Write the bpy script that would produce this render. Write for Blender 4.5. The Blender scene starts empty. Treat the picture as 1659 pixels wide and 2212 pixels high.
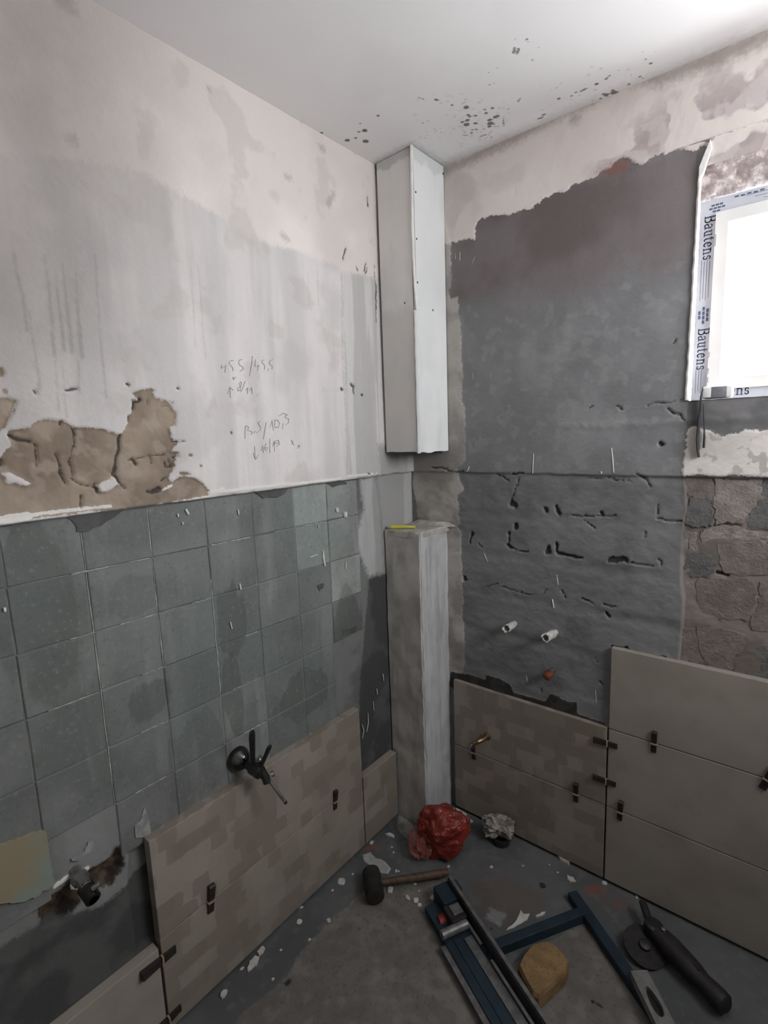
import bpy, bmesh, math, random
import numpy as np
from mathutils import Vector, Matrix

random.seed(11)
scene = bpy.context.scene
COL = scene.collection

# ------------------------------------------------------------------ camera
F_PX, IW, IH = 1115.72, 1659.0, 2212.0
YAW, PITCH, ROLL = -0.693310, -0.148247, -0.036697
CAM = np.array([1.2417, -1.6950, 1.5685])
ROOM_H = 2.5
def _basis():
    f = np.array([math.sin(YAW)*math.cos(PITCH), math.cos(YAW)*math.cos(PITCH), math.sin(PITCH)])
    r = np.array([math.cos(YAW), -math.sin(YAW), 0.0]); u = np.cross(r, f)
    c, s = math.cos(ROLL), math.sin(ROLL)
    return c*r+s*u, -s*r+c*u, f
RT, UP, FW = _basis()
cd = bpy.data.cameras.new('camera'); cam = bpy.data.objects.new('camera', cd); COL.objects.link(cam)
cd.sensor_fit = 'HORIZONTAL'; cd.sensor_width = 36.0; cd.lens = F_PX/IW*36.0
cd.clip_start = 0.02; cd.clip_end = 50
cam.matrix_world = Matrix(((RT[0], UP[0], -FW[0], CAM[0]), (RT[1], UP[1], -FW[1], CAM[1]), (RT[2], UP[2], -FW[2], CAM[2]), (0, 0, 0, 1)))
scene.camera = cam

# ------------------------------------------------------------------ daylight
world = bpy.data.worlds.new('overcast_sky'); scene.world = world; world.use_nodes = True
bg = world.node_tree.nodes['Background']
bg.inputs[0].default_value = (0.96, 0.98, 1.0, 1); bg.inputs[1].default_value = 21.5
WX0, WX1, WZ0, WZ1, WD = 0.962, 1.560, 1.632, 2.235, 0.08     # window opening in the right wall
pl = bpy.data.lights.new('window_portal', 'AREA'); pl.shape = 'RECTANGLE'; pl.size = WX1-WX0-0.06; pl.size_y = 0.5
try: pl.cycles.is_portal = True
except Exception: pass
po = bpy.data.objects.new('window_portal', pl); COL.objects.link(po)
po.location = ((WX0+WX1)/2, WD+0.07, 1.90); po.rotation_euler = (-math.pi/2, 0, 0)
scene.cycles.use_adaptive_sampling = True; scene.cycles.adaptive_threshold = .08; scene.cycles.max_bounces = 7; scene.cycles.diffuse_bounces = 4; scene.cycles.glossy_bounces = 3; scene.cycles.caustics_reflective = False; scene.cycles.caustics_refractive = False
SX = 2.0; TY0, TY1, TZ0, TZ1 = -.98, -.14, 1.63, 2.26       # opening of the window added for fill light, unseen in the side wall
pl2 = bpy.data.lights.new('window_portal', 'AREA'); pl2.shape = 'RECTANGLE'; pl2.size = TY1-TY0; pl2.size_y = TZ1-TZ0  # portal for the added fill window
try: pl2.cycles.is_portal = True
except Exception: pass
po2 = bpy.data.objects.new('window_portal', pl2); COL.objects.link(po2)  # portal of the added fill window
po2.location = (SX+.10, (TY0+TY1)/2, (TZ0+TZ1)/2); po2.rotation_euler = (math.pi/2, 0, math.pi/2)
vs = scene.view_settings
scene.display_settings.display_device = 'sRGB'
vs.view_transform = 'Standard'; vs.look = 'None'; vs.gamma = 1.0; vs.use_curve_mapping = False; vs.exposure = -0.12

# ------------------------------------------------------------------ measuring helpers (photo pixel -> point on a real plane)
def ray(x, y): return RT*(x-IW/2)/F_PX - UP*(y-IH/2)/F_PX + FW
def onL(p, X=0.0): d = ray(*p); t = (X-CAM[0])/d[0]; return CAM+t*d
def onR(p, Y=0.0): d = ray(*p); t = (Y-CAM[1])/d[1]; return CAM+t*d
def onF(p, Z=0.0): d = ray(*p); t = (Z-CAM[2])/d[2]; return CAM+t*d
def L2(pts, X=0.0): return [(-onL(p, X)[1], onL(p, X)[2]) for p in pts]
def R2(pts, Y=0.0): return [(onR(p, Y)[0], onR(p, Y)[2]) for p in pts]
def F2(pts, Z=0.0): return [tuple(onF(p, Z)[:2]) for p in pts]
def zz(ox, oy, s, pts): return [(ox+x/s, oy+y/s) for x, y in pts]
z1 = lambda pts: zz(0, 0, 2, pts)
z2 = lambda pts: zz(830, 0, 2, pts)
z3 = lambda pts: zz(0, 540, 2, pts)
z4 = lambda pts: zz(830, 540, 2, pts)
z5 = lambda pts: zz(0, 1100, 2, pts)
z6 = lambda pts: zz(830, 1100, 2, pts)
z7 = lambda pts: zz(0, 1650, 2, pts)
z8 = lambda pts: zz(830, 1650, 2, pts)

# ------------------------------------------------------------------ numpy fields
def _hash(ix, iy, seed):
    h = (ix.astype(np.int64)*374761393 + iy.astype(np.int64)*668265263 + seed*974634777) & 0xFFFFFFFF
    h = ((h ^ (h >> 13))*1274126177) & 0xFFFFFFFF
    return ((h ^ (h >> 16)) & 0xFFFF)/65535.0
def vnoise(x, y, seed=0):
    ix = np.floor(x); iy = np.floor(y); fx = x-ix; fy = y-iy
    fx = fx*fx*(3-2*fx); fy = fy*fy*(3-2*fy)
    a = _hash(ix, iy, seed); b = _hash(ix+1, iy, seed); c = _hash(ix, iy+1, seed); d = _hash(ix+1, iy+1, seed)
    return (a*(1-fx)+b*fx)*(1-fy)+(c*(1-fx)+d*fx)*fy
def fbm(x, y, seed=0, oct=4):
    s = 0; a = .5; t = 0
    for i in range(oct):
        s = s+a*vnoise(x, y, seed+i*17); t += a; a *= .5; x = x*2.03+5.1; y = y*2.03+3.7
    return s/t
def smooth(v, a, b):
    t = np.clip((v-a)/(b-a), 0, 1); return t*t*(3-2*t)
def sd_poly(U, V, poly, pad=0.06):
    out = np.full(U.shape, -pad); p = np.array(poly)
    m = (U > p[:, 0].min()-pad) & (U < p[:, 0].max()+pad) & (V > p[:, 1].min()-pad) & (V < p[:, 1].max()+pad)
    if not m.any(): return out
    x = U[m]; y = V[m]; d2 = np.full(x.shape, 1e9); ins = np.zeros(x.shape, bool); n = len(p)
    for i in range(n):
        ax, ay = p[i]; bx, by = p[(i+1) % n]; ex, ey = bx-ax, by-ay
        t = np.clip(((x-ax)*ex+(y-ay)*ey)/(ex*ex+ey*ey+1e-12), 0, 1)
        d2 = np.minimum(d2, (x-ax-t*ex)**2+(y-ay-t*ey)**2)
        c = ((ay > y) != (by > y))
        if ey != 0: ins ^= c & (x < ax+(y-ay)*ex/ey)
    d = np.sqrt(d2); out[m] = np.clip(np.where(ins, d, -d), -pad, 10); return out
def sd_polys(U, V, polys, pad=.06):
    o = np.full(U.shape, -pad)
    for p in polys: o = np.maximum(o, sd_poly(U, V, p, pad))
    return o
def sd_lines(U, V, lines, pad=0.03):
    """lines: [(pts, radius)]; radius may be (r0, r1)"""
    o = np.full(U.shape, -pad)
    for pts, r in lines:
        r0, r1 = r if isinstance(r, tuple) else (r, r); n = len(pts)-1
        for i in range(max(n, 1)):
            ax, ay = pts[i]; bx, by = pts[min(i+1, len(pts)-1)]; ra = r0+(r1-r0)*i/max(n, 1); rb = r0+(r1-r0)*(i+1)/max(n, 1)
            q = pad+max(ra, rb)
            m = (U > min(ax, bx)-q) & (U < max(ax, bx)+q) & (V > min(ay, by)-q) & (V < max(ay, by)+q)
            if not m.any(): continue
            x = U[m]; y = V[m]; ex, ey = bx-ax, by-ay
            t = np.clip(((x-ax)*ex+(y-ay)*ey)/(ex*ex+ey*ey+1e-12), 0, 1)
            d = ra+(rb-ra)*t-np.sqrt((x-ax-t*ex)**2+(y-ay-t*ey)**2)
            o[m] = np.maximum(o[m], d)
    return o

# ------------------------------------------------------------------ objects
def prop(o, label=None, cat=None, group=None, kind=None):
    if label: o['label'] = label
    if cat: o['category'] = cat
    if group: o['group'] = group
    if kind: o['kind'] = kind
    return o
def link(name, me, mat=None, parent=None):
    o = bpy.data.objects.new(name, me); COL.objects.link(o)
    if mat and me: me.materials.append(mat)
    if parent: o.parent = parent
    return o
def thing(name, label, cat, loc=(0, 0, 0), group=None, rot=None):
    o = bpy.data.objects.new(name, None); COL.objects.link(o); o.location = loc; o.empty_display_size = .05
    if rot is not None: o.rotation_euler = rot
    return prop(o, label, cat, group)

def grid_surface(name, us, vs_, place, disp, attrs, mat, hole=None, kind='structure'):
    us = np.asarray(us); vs_ = np.asarray(vs_); nu, nv = len(us), len(vs_)
    U, V = np.meshgrid(us, vs_, indexing='ij'); U = U.ravel(); V = V.ravel()
    D, A = disp(U, V)
    co = np.stack(place(U, V, D), 1).astype(np.float32)
    i, j = np.meshgrid(np.arange(nu-1), np.arange(nv-1), indexing='ij'); i = i.ravel(); j = j.ravel()
    if hole:
        cu = (us[i]+us[i+1])/2; cv = (vs_[j]+vs_[j+1])/2
        k = ~((cu > hole[0]) & (cu < hole[1]) & (cv > hole[2]) & (cv < hole[3])); i = i[k]; j = j[k]
    q = np.stack([i*nv+j, (i+1)*nv+j, (i+1)*nv+j+1, i*nv+j+1], 1).astype(np.int32)
    me = bpy.data.meshes.new(name); n = len(q)
    me.vertices.add(len(co)); me.vertices.foreach_set('co', co.ravel())
    me.loops.add(n*4); me.loops.foreach_set('vertex_index', q.ravel())
    me.polygons.add(n); me.polygons.foreach_set('loop_start', np.arange(0, n*4, 4, dtype=np.int32))
    me.polygons.foreach_set('use_smooth', np.ones(n, bool))
    me.update(calc_edges=True)
    for k, a in A.items():
        at = me.attributes.new(k, 'FLOAT', 'POINT'); at.data.foreach_set('value', a.astype(np.float32))
    o = link(name, me, mat); prop(o, kind=kind)
    return o

class MB:
    def __init__(s): s.v = []; s.f = []
    def add(s, vs_, fs):
        b = len(s.v); s.v += [tuple(p) for p in vs_]; s.f += [tuple(b+i for i in f) for f in fs]; return s
    def box(s, c, size, rot=None, bev=0.0):
        hx, hy, hz = size[0]/2, size[1]/2, size[2]/2; R = rot or Matrix.Identity(3); c = Vector(c)
        if bev <= 0:
            P = [c+R@Vector((x*hx, y*hy, z*hz)) for z in (-1, 1) for y in (-1, 1) for x in (-1, 1)]
            return s.add(P, [(0, 2, 3, 1), (4, 5, 7, 6), (0, 1, 5, 4), (2, 6, 7, 3), (0, 4, 6, 2), (1, 3, 7, 5)])
        bm = bmesh.new(); bmesh.ops.create_cube(bm, size=1)
        for v in bm.verts: v.co = Vector((v.co.x*2*hx, v.co.y*2*hy, v.co.z*2*hz))
        bmesh.ops.bevel(bm, geom=bm.edges[:], offset=bev, segments=2, affect='EDGES', profile=.6)
        bm.verts.ensure_lookup_table()
        for i, v in enumerate(bm.verts): v.index = i
        s.add([c+R@v.co for v in bm.verts], [[v.index for v in f.verts] for f in bm.faces]); bm.free(); return s
    def tube(s, pts, r, n=12, cap=True, flat=1.0):
        pts = [Vector(p) for p in pts]; rs = r if isinstance(r, (list, tuple)) else [r]*len(pts)
        b = len(s.v); up = None; k = len(pts)
        for i, p in enumerate(pts):
            t = (pts[min(i+1, k-1)]-pts[max(i-1, 0)]).normalized()
            if up is None: up = Vector((0, 0, 1)) if abs(t.z) < .9 else Vector((1, 0, 0))
            a = t.cross(up).normalized(); c = a.cross(t).normalized(); up = c
            for j in range(n):
                w = 2*math.pi*j/n; s.v.append(tuple(p+a*(rs[i]*math.cos(w))+c*(rs[i]*flat*math.sin(w))))
        for i in range(k-1):
            for j in range(n):
                s.f.append((b+i*n+j, b+i*n+(j+1) % n, b+(i+1)*n+(j+1) % n, b+(i+1)*n+j))
        if cap:
            s.f.append(tuple(b+j for j in reversed(range(n)))); s.f.append(tuple(b+(k-1)*n+j for j in range(n)))
        return s
    def lathe(s, prof, o, axis, n=24):
        """prof: [(distance along axis, radius)]"""
        ax = Vector(axis).normalized(); o = Vector(o)
        return s.tube2([o+ax*d for d, _ in prof], [r for _, r in prof], ax, n)
    def tube2(s, pts, rs, ax, n):
        b = len(s.v); u = ax.orthogonal().normalized(); w = ax.cross(u); k = len(pts)
        for p, r in zip(pts, rs):
            for j in range(n):
                t = 2*math.pi*j/n; s.v.append(tuple(p+u*(r*math.cos(t))+w*(r*math.sin(t))))
        for i in range(k-1):
            for j in range(n): s.f.append((b+i*n+j, b+i*n+(j+1) % n, b+(i+1)*n+(j+1) % n, b+(i+1)*n+j))
        s.f.append(tuple(b+j for j in reversed(range(n)))); s.f.append(tuple(b+(k-1)*n+j for j in range(n)))
        return s
    def prism(s, poly, h0, h1, fn, inset=0.0, bev=0.0):
        """poly: 2D outline; fn(a, b, h) -> 3D point; the top may be chamfered"""
        n = len(poly); c = (sum(p[0] for p in poly)/n, sum(p[1] for p in poly)/n)
        rings = [(h0, 1.0)]
        if bev > 0: rings += [(h1-bev, 1.0), (h1, 1.0-inset)]
        else: rings += [(h1, 1.0)]
        b = len(s.v)
        for h, k in rings:
            for x, y in poly: s.v.append(tuple(fn(c[0]+(x-c[0])*k, c[1]+(y-c[1])*k, h)))
        for i in range(len(rings)-1):
            for j in range(n): s.f.append((b+i*n+j, b+i*n+(j+1) % n, b+(i+1)*n+(j+1) % n, b+(i+1)*n+j))
        s.f.append(tuple(b+j for j in reversed(range(n)))); s.f.append(tuple(b+(len(rings)-1)*n+j for j in range(n)))
        return s
    def mesh(s, name, smooth_=False, fix=True):
        me = bpy.data.meshes.new(name); me.from_pydata(s.v, [], s.f); me.update()
        if fix:
            bm = bmesh.new(); bm.from_mesh(me); bmesh.ops.recalc_face_normals(bm, faces=bm.faces); bm.to_mesh(me); bm.free()
        if smooth_:
            me.polygons.foreach_set('use_smooth', [True]*len(me.polygons))
            try: me.set_sharp_from_angle(angle=math.radians(40))
            except Exception: pass
        return me
    def build(s, name, mat, parent=None, smooth_=False):
        return link(name, s.mesh(name, smooth_), mat, parent)

def crumple(name, loc, size, seed, amp, freq, mat, parent=None, sub=4, ridge=True, rotz=0):
    bm = bmesh.new(); bmesh.ops.create_icosphere(bm, subdivisions=sub, radius=1.0)
    from mathutils import noise as mn
    off = Vector((seed*7.3, seed*3.1, seed*1.7))
    for v in bm.verts:
        p = v.co.copy(); k = 0; a = 1.0; f = freq
        for o in range(4):
            q = mn.noise(p*f+off*(o+1)); k += a*((0.5-abs(q)*1.6) if ridge else q); a *= .55; f *= 1.9
        v.co = p*(1+amp*k)
        v.co = Vector((v.co.x*size[0], v.co.y*size[1], max(v.co.z, -.98)*size[2]))
    bmesh.ops.rotate(bm, verts=bm.verts, cent=(0, 0, 0), matrix=Matrix.Rotation(rotz, 3, 'Z'))
    zmin = min(v.co.z for v in bm.verts)
    for v in bm.verts: v.co += Vector(loc)-Vector((0, 0, zmin))
    me = bpy.data.meshes.new(name); bm.to_mesh(me); bm.free()
    return link(name, me, mat, parent)

# ------------------------------------------------------------------ node helper
class Mat:
    def __init__(s, name, rough=.85, metal=0.0, spec=.3):
        s.m = bpy.data.materials.new(name); s.m.use_nodes = True; s.t = s.m.node_tree; s.b = s.t.nodes['Principled BSDF']
        s.b.inputs['Roughness'].default_value = rough; s.b.inputs['Metallic'].default_value = metal
        s.b.inputs['Specular IOR Level'].default_value = spec
        s._pos = None; s._cache = {}
    def n(s, typ, **kw):
        nd = s.t.nodes.new(typ)
        for k, v in kw.items(): setattr(nd, k, v)
        return nd
    def put(s, sock, v):
        if isinstance(v, (int, float)): sock.default_value = v
        elif isinstance(v, (tuple, list)): sock.default_value = tuple(v)+((1,) if len(sock.default_value) == 4 and len(v) == 3 else ())
        else: s.t.links.new(v, sock)
    def pos(s):
        if s._pos is None: s._pos = s.n('ShaderNodeNewGeometry').outputs['Position']
        return s._pos
    def obj(s): return s.n('ShaderNodeTexCoord').outputs['Object']
    def rnd(s): return s.n('ShaderNodeObjectInfo').outputs['Random']
    def vscale(s, v, sc, loc=(0, 0, 0)):
        m = s.n('ShaderNodeMapping'); s.put(m.inputs['Vector'], v); m.inputs['Scale'].default_value = sc; m.inputs['Location'].default_value = loc
        return m.outputs[0]
    def noise(s, scale, detail=4, rough=.55, stretch=None, dist=0.0, vec=None, off=0.0):
        key = (scale, min(detail, 4), rough, stretch, dist, off) if vec is None else None
        if key in s._cache: return s._cache[key]
        v = vec if vec is not None else s.pos()
        detail = min(detail, 4)
        if stretch or off: v = s.vscale(v, stretch or (1, 1, 1), (off, off*.7, off*1.3))
        nd = s.n('ShaderNodeTexNoise'); s.put(nd.inputs['Vector'], v)
        nd.inputs['Scale'].default_value = scale; nd.inputs['Detail'].default_value = detail
        nd.inputs['Roughness'].default_value = rough; nd.inputs['Distortion'].default_value = dist
        if key: s._cache[key] = nd.outputs[0]
        return nd.outputs[0]
    def attr(s, name):
        if name not in s._cache: s._cache[name] = s.n('ShaderNodeAttribute', attribute_name=name).outputs['Fac']
        return s._cache[name]
    def fv(s, name, a, b, lo=.35, hi=.65): return s.mix(s.mr(s.attr(name), lo, hi), a, b)
    def ff(s, name, lo, hi, k=1.0): return s.times(s.mr(s.attr(name), lo, hi), k)
    def math(s, op, a, b=0.0, c=None, clamp=False):
        nd = s.n('ShaderNodeMath', operation=op, use_clamp=clamp); s.put(nd.inputs[0], a); s.put(nd.inputs[1], b)
        if c is not None: s.put(nd.inputs[2], c)
        return nd.outputs[0]
    def mr(s, v, a, b, c=0.0, d=1.0):
        nd = s.n('ShaderNodeMapRange', interpolation_type='SMOOTHSTEP'); s.put(nd.inputs[0], v)
        for i, x in enumerate((a, b, c, d)): nd.inputs[i+1].default_value = x
        return nd.outputs[0]
    def mix(s, f, a, b, mode='MIX'):
        nd = s.n('ShaderNodeMix', data_type='RGBA', blend_type=mode, clamp_factor=True)
        s.put(nd.inputs[0], f); s.put(nd.inputs[6], a); s.put(nd.inputs[7], b); return nd.outputs[2]
    def vary(s, a, b, scale, lo=.35, hi=.65, **kw): return s.mix(s.mr(s.noise(scale, **kw), lo, hi), a, b)
    def edge(s, name, w=.002, amp=.004, scale=70., gain=1.0, shift=0.0):
        """mask from a distance field kept on the mesh, its rim roughened by noise"""
        v = s.math('MULTIPLY_ADD', s.noise(85., 4, .7), 6*amp, -3*amp+shift)
        f = s.mr(s.math('ADD', s.attr(name), v), -w, w)
        return f if gain == 1.0 else s.math('MULTIPLY', f, gain)
    def times(s, f, k): return s.math('MULTIPLY', f, k)
    def color(s, c): s.put(s.b.inputs['Base Color'], c); return s
    def bump(s, h, strength=.3, dist=.003, prev=None):
        nd = s.n('ShaderNodeBump'); nd.inputs['Strength'].default_value = strength; nd.inputs['Distance'].default_value = dist
        s.put(nd.inputs['Height'], h); s.put(s.b.inputs['Normal'], nd.outputs[0]); return s

def simple(name, c1, c2=None, scale=30., rough=.6, metal=0., bump=.15, spec=.3, dist=.001, local=False):
    M = Mat(name, rough, metal, spec); vec = M.obj() if local else None
    c2 = c2 or tuple(x*.75 for x in c1)
    M.color(M.vary(c1, c2, scale, vec=vec, detail=3))
    if bump: M.bump(M.noise(scale*4, 2, vec=vec), bump, dist)
    return M.m

# ================================================================== materials of the shell
def noise_fields(A, U, V, seed):
    """clouds, blotches, grain and vertical runs kept per vertex for the shell materials"""
    def st(x): return np.clip((x-.5)*1.9+.5, 0, 1)
    A['lo'] = st(fbm(U*2.6, V*2.6, seed, 4)); A['mid'] = st(fbm(U*9+3, V*9, seed+1, 5)); A['hi'] = st(fbm(U*34, V*34, seed+2, 4))
    A['run'] = st(fbm(U*15, V*1.6, seed+3, 5)); A['patch'] = st(fbm(U*5+8, V*5, seed+4, 5)); A['run2'] = st(fbm(U*42, V*2.5, seed+6, 4))

def mat_wall_left():
    M = Mat('old_whitewashed_plaster', .92)
    c = M.fv('lo', (.74, .685, .66), (.66, .605, .58), .3, .7)
    c = M.mix(M.ff('patch', .6, .95, .3), c, (.56, .50, .48))
    st = M.edge('stain', .010, .006)
    c2 = M.fv('run', (.51, .495, .49), (.645, .615, .605), .1, .9)
    c2 = M.mix(M.ff('lo', .45, .9, .5), c2, (.49, .48, .475))
    c2 = M.mix(M.ff('patch', .6, .9, .4), c2, (.43, .42, .41))
    c2 = M.mix(M.ff('run2', .7, 1.0, .18), c2, (.38, .37, .36))
    c = M.mix(M.times(st, .85), c, c2)
    c = M.mix(M.ff('mid', .72, .9, .3), c, (.42, .38, .36))
    c = M.mix(M.edge('painted_falloff', .26, .01, gain=.75), c, M.fv('patch', (.295, .255, .24), (.245, .218, .208)))  # dimming towards the upper left, put into the plaster colour
    c = M.mix(M.edge('drip', .004, .0015, gain=.42), c, (.20, .19, .18))
    c = M.mix(M.edge('strip', .012, .006, gain=.8), c, M.fv('run2', (.56, .55, .54), (.42, .41, .40)))
    tan = M.fv('mid', (.32, .255, .20), (.22, .172, .135), .25, .75)
    tan = M.mix(M.ff('hi', .6, .9, .5), tan, (.36, .30, .25))
    c = M.mix(M.edge('tan', .0016, .003), c, tan)
    cem = M.fv('mid', (.17, .173, .168), (.115, .118, .114), .25, .75)
    cem = M.mix(M.ff('run', .5, .85, .6), cem, (.25, .255, .25))
    cem = M.mix(M.edge('hole', .006, .006), cem, M.fv('hi', (.085, .06, .04), (.03, .024, .018)))
    cem = M.mix(M.edge('freshcement_falloff', .006, .005), cem, M.fv('mid', (.085, .085, .083), (.055, .055, .054)))  # fresh cement by the casing, plus painted dimming at lower left
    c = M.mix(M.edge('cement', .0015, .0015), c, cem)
    c = M.mix(M.edge('strip2', .014, .008, gain=.9), c, M.fv('run', (.44, .435, .43), (.33, .325, .32)))
    c = M.mix(M.edge('chip', .0012, .0015), c, (.68, .65, .62))
    c = M.mix(M.edge('crack', .0015, .001, gain=.85), c, (.045, .038, .033))
    c = M.mix(M.edge('smudge', .010, .006, gain=.45), c, (.24, .21, .19))
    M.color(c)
    M.bump(M.math('ADD', M.noise(85., 4, .7), M.times(M.attr('hi'), .8)), .4, .003); return M.m

def mat_bed(name, k):
    M = Mat(name, .8)
    kk = lambda *c: tuple(min(.7, x*k*q) for x, q in zip(c, (.89, .92, .90)))
    c = M.vary(kk(.200, .203, .199), kk(.145, .149, .145), 5, detail=3)
    c = M.mix(M.times(M.mr(M.noise(13, 3, .6, stretch=(1, 1, .13)), .50, .72), .55), c, kk(.27, .272, .268))
    c = M.mix(M.times(M.mr(M.noise(3., 2, .6, off=4.), .45, .65), .6), c, kk(.150, .170, .162))
    g = M.noise(85., 4, .7)
    # damp marks left in the bed
    p = M.n('ShaderNodeSeparateXYZ'); M.put(p.inputs[0], M.pos())
    for y0, z0, a, b, f in [(-.885, 1.06, .05, .13, .5), (-.90, .84, .035, .14, .5), (-1.13, .925, .055, .06, .45), (-1.36, 1.22, .08, .20, .35), (-.42, .86, .09, .16, .5), (-1.05, .70, .10, .14, .3), (-.62, .72, .12, .08, .45), (-1.15, 1.20, .07, .05, .25)]:
        da = M.math('DIVIDE', M.math('SUBTRACT', p.outputs[1], y0), a); db = M.math('DIVIDE', M.math('SUBTRACT', p.outputs[2], z0), b)
        r2 = M.math('ADD', M.math('ADD', M.math('MULTIPLY', da, da), M.math('MULTIPLY', db, db)), M.math('MULTIPLY_ADD', M.noise(13, 3, .6, stretch=(1, 1, .13)), 3.0, -1.5))
        c = M.mix(M.times(M.mr(r2, 1.05, .85), f), c, kk(.088, .090, .086))
    c = M.mix(M.times(M.mr(g, .56, .70), .45), c, kk(.29, .29, .285))
    c = M.mix(M.times(M.mr(g, .44, .30), .45), c, kk(.085, .087, .084))
    r = M.math('MULTIPLY_ADD', M.rnd(), .24, .88)
    hsv = M.n('ShaderNodeHueSaturation'); M.put(hsv.inputs['Color'], c); M.put(hsv.inputs['Value'], r)
    M.color(hsv.outputs[0])
    M.bump(g, .4, .002); return M.m

def mat_wall_right():
    M = Mat('grey_cement_render', .88)
    c = M.fv('mid', (.255, .255, .262), (.205, .205, .210), .2, .8)
    c = M.mix(M.ff('lo', .4, .8, .5), c, (.185, .186, .192))
    c = M.mix(M.ff('hi', .62, .9, .3), c, (.32, .32, .32))
    c = M.mix(M.times(M.edge('lower', .003, .001), .55), c, M.fv('mid', (.150, .151, .152), (.118, .119, .120), .2, .8))
    pur = M.fv('patch', (.150, .124, .122), (.195, .170, .170), .2, .8)
    c = M.mix(M.edge('purple', .06, .01), c, pur)
    c = M.mix(M.edge('strip', .003, .004), c, M.fv('mid', (.42, .395, .365), (.27, .255, .24), .25, .75))
    up = M.fv('lo', (.78, .72, .69), (.68, .615, .585), .25, .75)
    up = M.mix(M.ff('mott', .45, .95, .4), up, (.56, .50, .47))
    up = M.mix(M.times(M.edge('scuffed', .07, .01), M.mr(M.attr('mott'), .42, .60)), up, M.fv('hi', (.40, .335, .335), (.52, .46, .455)))
    up = M.mix(M.ff('patch', .66, .85, .5), up, (.50, .445, .415))
    up = M.mix(M.edge('dirt', .02, .008, gain=.7), up, (.30, .255, .23))
    c = M.mix(M.edge('upper', .0016, .004), c, up)
    c = M.mix(M.edge('rust', .012, .008, gain=.6), c, (.24, .10, .07))
    c = M.mix(M.edge('sill', .003, .002), c, M.fv('mid', (.19, .185, .188), (.14, .137, .14)))
    wp = M.fv('patch', (.68, .64, .60), (.58, .54, .51))
    wp = M.mix(M.ff('hi', .72, .85, .6), wp, (.30, .28, .26))
    c = M.mix(M.edge('white', .0018, .004), c, wp)
    c = M.mix(M.edge('masonry', .008, .005), c, M.fv('mid', (.225, .192, .174), (.16, .136, .123)))
    c = M.mix(M.edge('glue', .0018, .002), c, M.fv('hi', (.028, .025, .022), (.045, .04, .036)))
    c = M.mix(M.edge('crack', .0016, .0012, gain=.85), c, (.022, .02, .018))
    M.color(c)
    M.bump(M.math('ADD', M.noise(85., 4, .7), M.times(M.attr('hi'), .3)), .35, .003); return M.m

def mat_ceiling():
    M = Mat('white_ceiling_paint', .9)
    c = M.fv('lo', (.82, .80, .80), (.78, .76, .76))
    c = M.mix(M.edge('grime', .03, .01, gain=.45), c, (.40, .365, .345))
    c = M.mix(M.edge('grey', .02, .01, gain=.6), c, (.46, .47, .47))
    c = M.mix(M.edge('speck', .0018, .001, gain=.85), c, (.085, .075, .072))
    c = M.mix(M.edge('faint', .004, .001, gain=.35), c, (.2, .18, .17))
    M.color(c); M.bump(M.noise(85., 4, .7), .12, .002); return M.m

def mat_floor():
    M = Mat('raw_concrete_floor', .9)
    c = M.fv('patch', (.165, .153, .138), (.125, .116, .106), .1, .9)
    c = M.mix(M.times(M.mr(M.noise(85., 4, .7), .56, .66), .7), c, (.065, .06, .055))
    c = M.mix(M.ff('hi', .55, .95, .35), c, (.22, .205, .185))
    c = M.mix(M.times(M.mr(M.attr('hi'), .42, .15), .5), c, (.10, .092, .083))
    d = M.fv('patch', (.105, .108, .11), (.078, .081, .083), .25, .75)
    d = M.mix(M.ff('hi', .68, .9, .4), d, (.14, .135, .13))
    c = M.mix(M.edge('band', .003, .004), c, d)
    c = M.mix(M.edge('brown', .03, .01, gain=.6), c, (.105, .08, .068))
    c = M.mix(M.edge('dust', .006, .006, gain=.75), c, M.fv('hi', (.33, .33, .32), (.2, .2, .2)))
    c = M.mix(M.edge('rust', .006, .006, gain=.5), c, (.22, .07, .045))
    c = M.mix(M.edge('pit', .002, .002, gain=.9), c, (.02, .016, .013))
    M.color(c); M.bump(M.math('ADD', M.noise(85., 4, .7), M.times(M.attr('hi'), .8)), .45, .003); return M.m

# ================================================================== the shell
def span(*seg):
    out = []
    for a, b, step in seg:
        n = max(1, int(round((b-a)/step))); out += [a+(b-a)*i/n for i in range(n)]
    return np.array(out+[seg[-1][1]])

LEDGE = 1.418
# ---- left wall: u = distance from the corner along -y
tan_main = z3([(-60, 900), (0, 910), (10, 880), (45, 835), (30, 800), (35, 780), (130, 770), (165, 740), (185, 730), (265, 735), (320, 765), (430, 770), (520, 800), (540, 775), (560, 720), (575, 690), (570, 645), (600, 650), (565, 615), (640, 600), (670, 598), (665, 635), (700, 645), (740, 660), (745, 690), (765, 700), (760, 760), (735, 770), (745, 820), (770, 830), (740, 870), (775, 875), (760, 910), (755, 940), (740, 960), (730, 990), (745, 1005), (770, 990), (790, 975), (840, 985), (880, 1010), (905, 1040), (900, 1060), (620, 1115), (350, 1135), (180, 1155), (0, 1175), (-60, 1180)])
tan_two = z3([(-60, 640), (0, 640), (30, 636), (75, 650), (60, 700), (20, 770), (0, 785), (-60, 800)])
tan_bits = [z3([(-20, 515), (10, 510), (22, 530), (0, 548)]), z3([(12, 595), (30, 600), (26, 622), (10, 618)]), z3([(548, 576), (562, 574), (562, 590), (550, 590)]), z3([(815, 880), (832, 882), (828, 896), (815, 892)]), z3([(862, 930), (874, 930), (870, 940)]), z3([(770, 965), (800, 958), (830, 968), (800, 976)]), z3([(740, 660), (750, 655), (748, 670)])]
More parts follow.
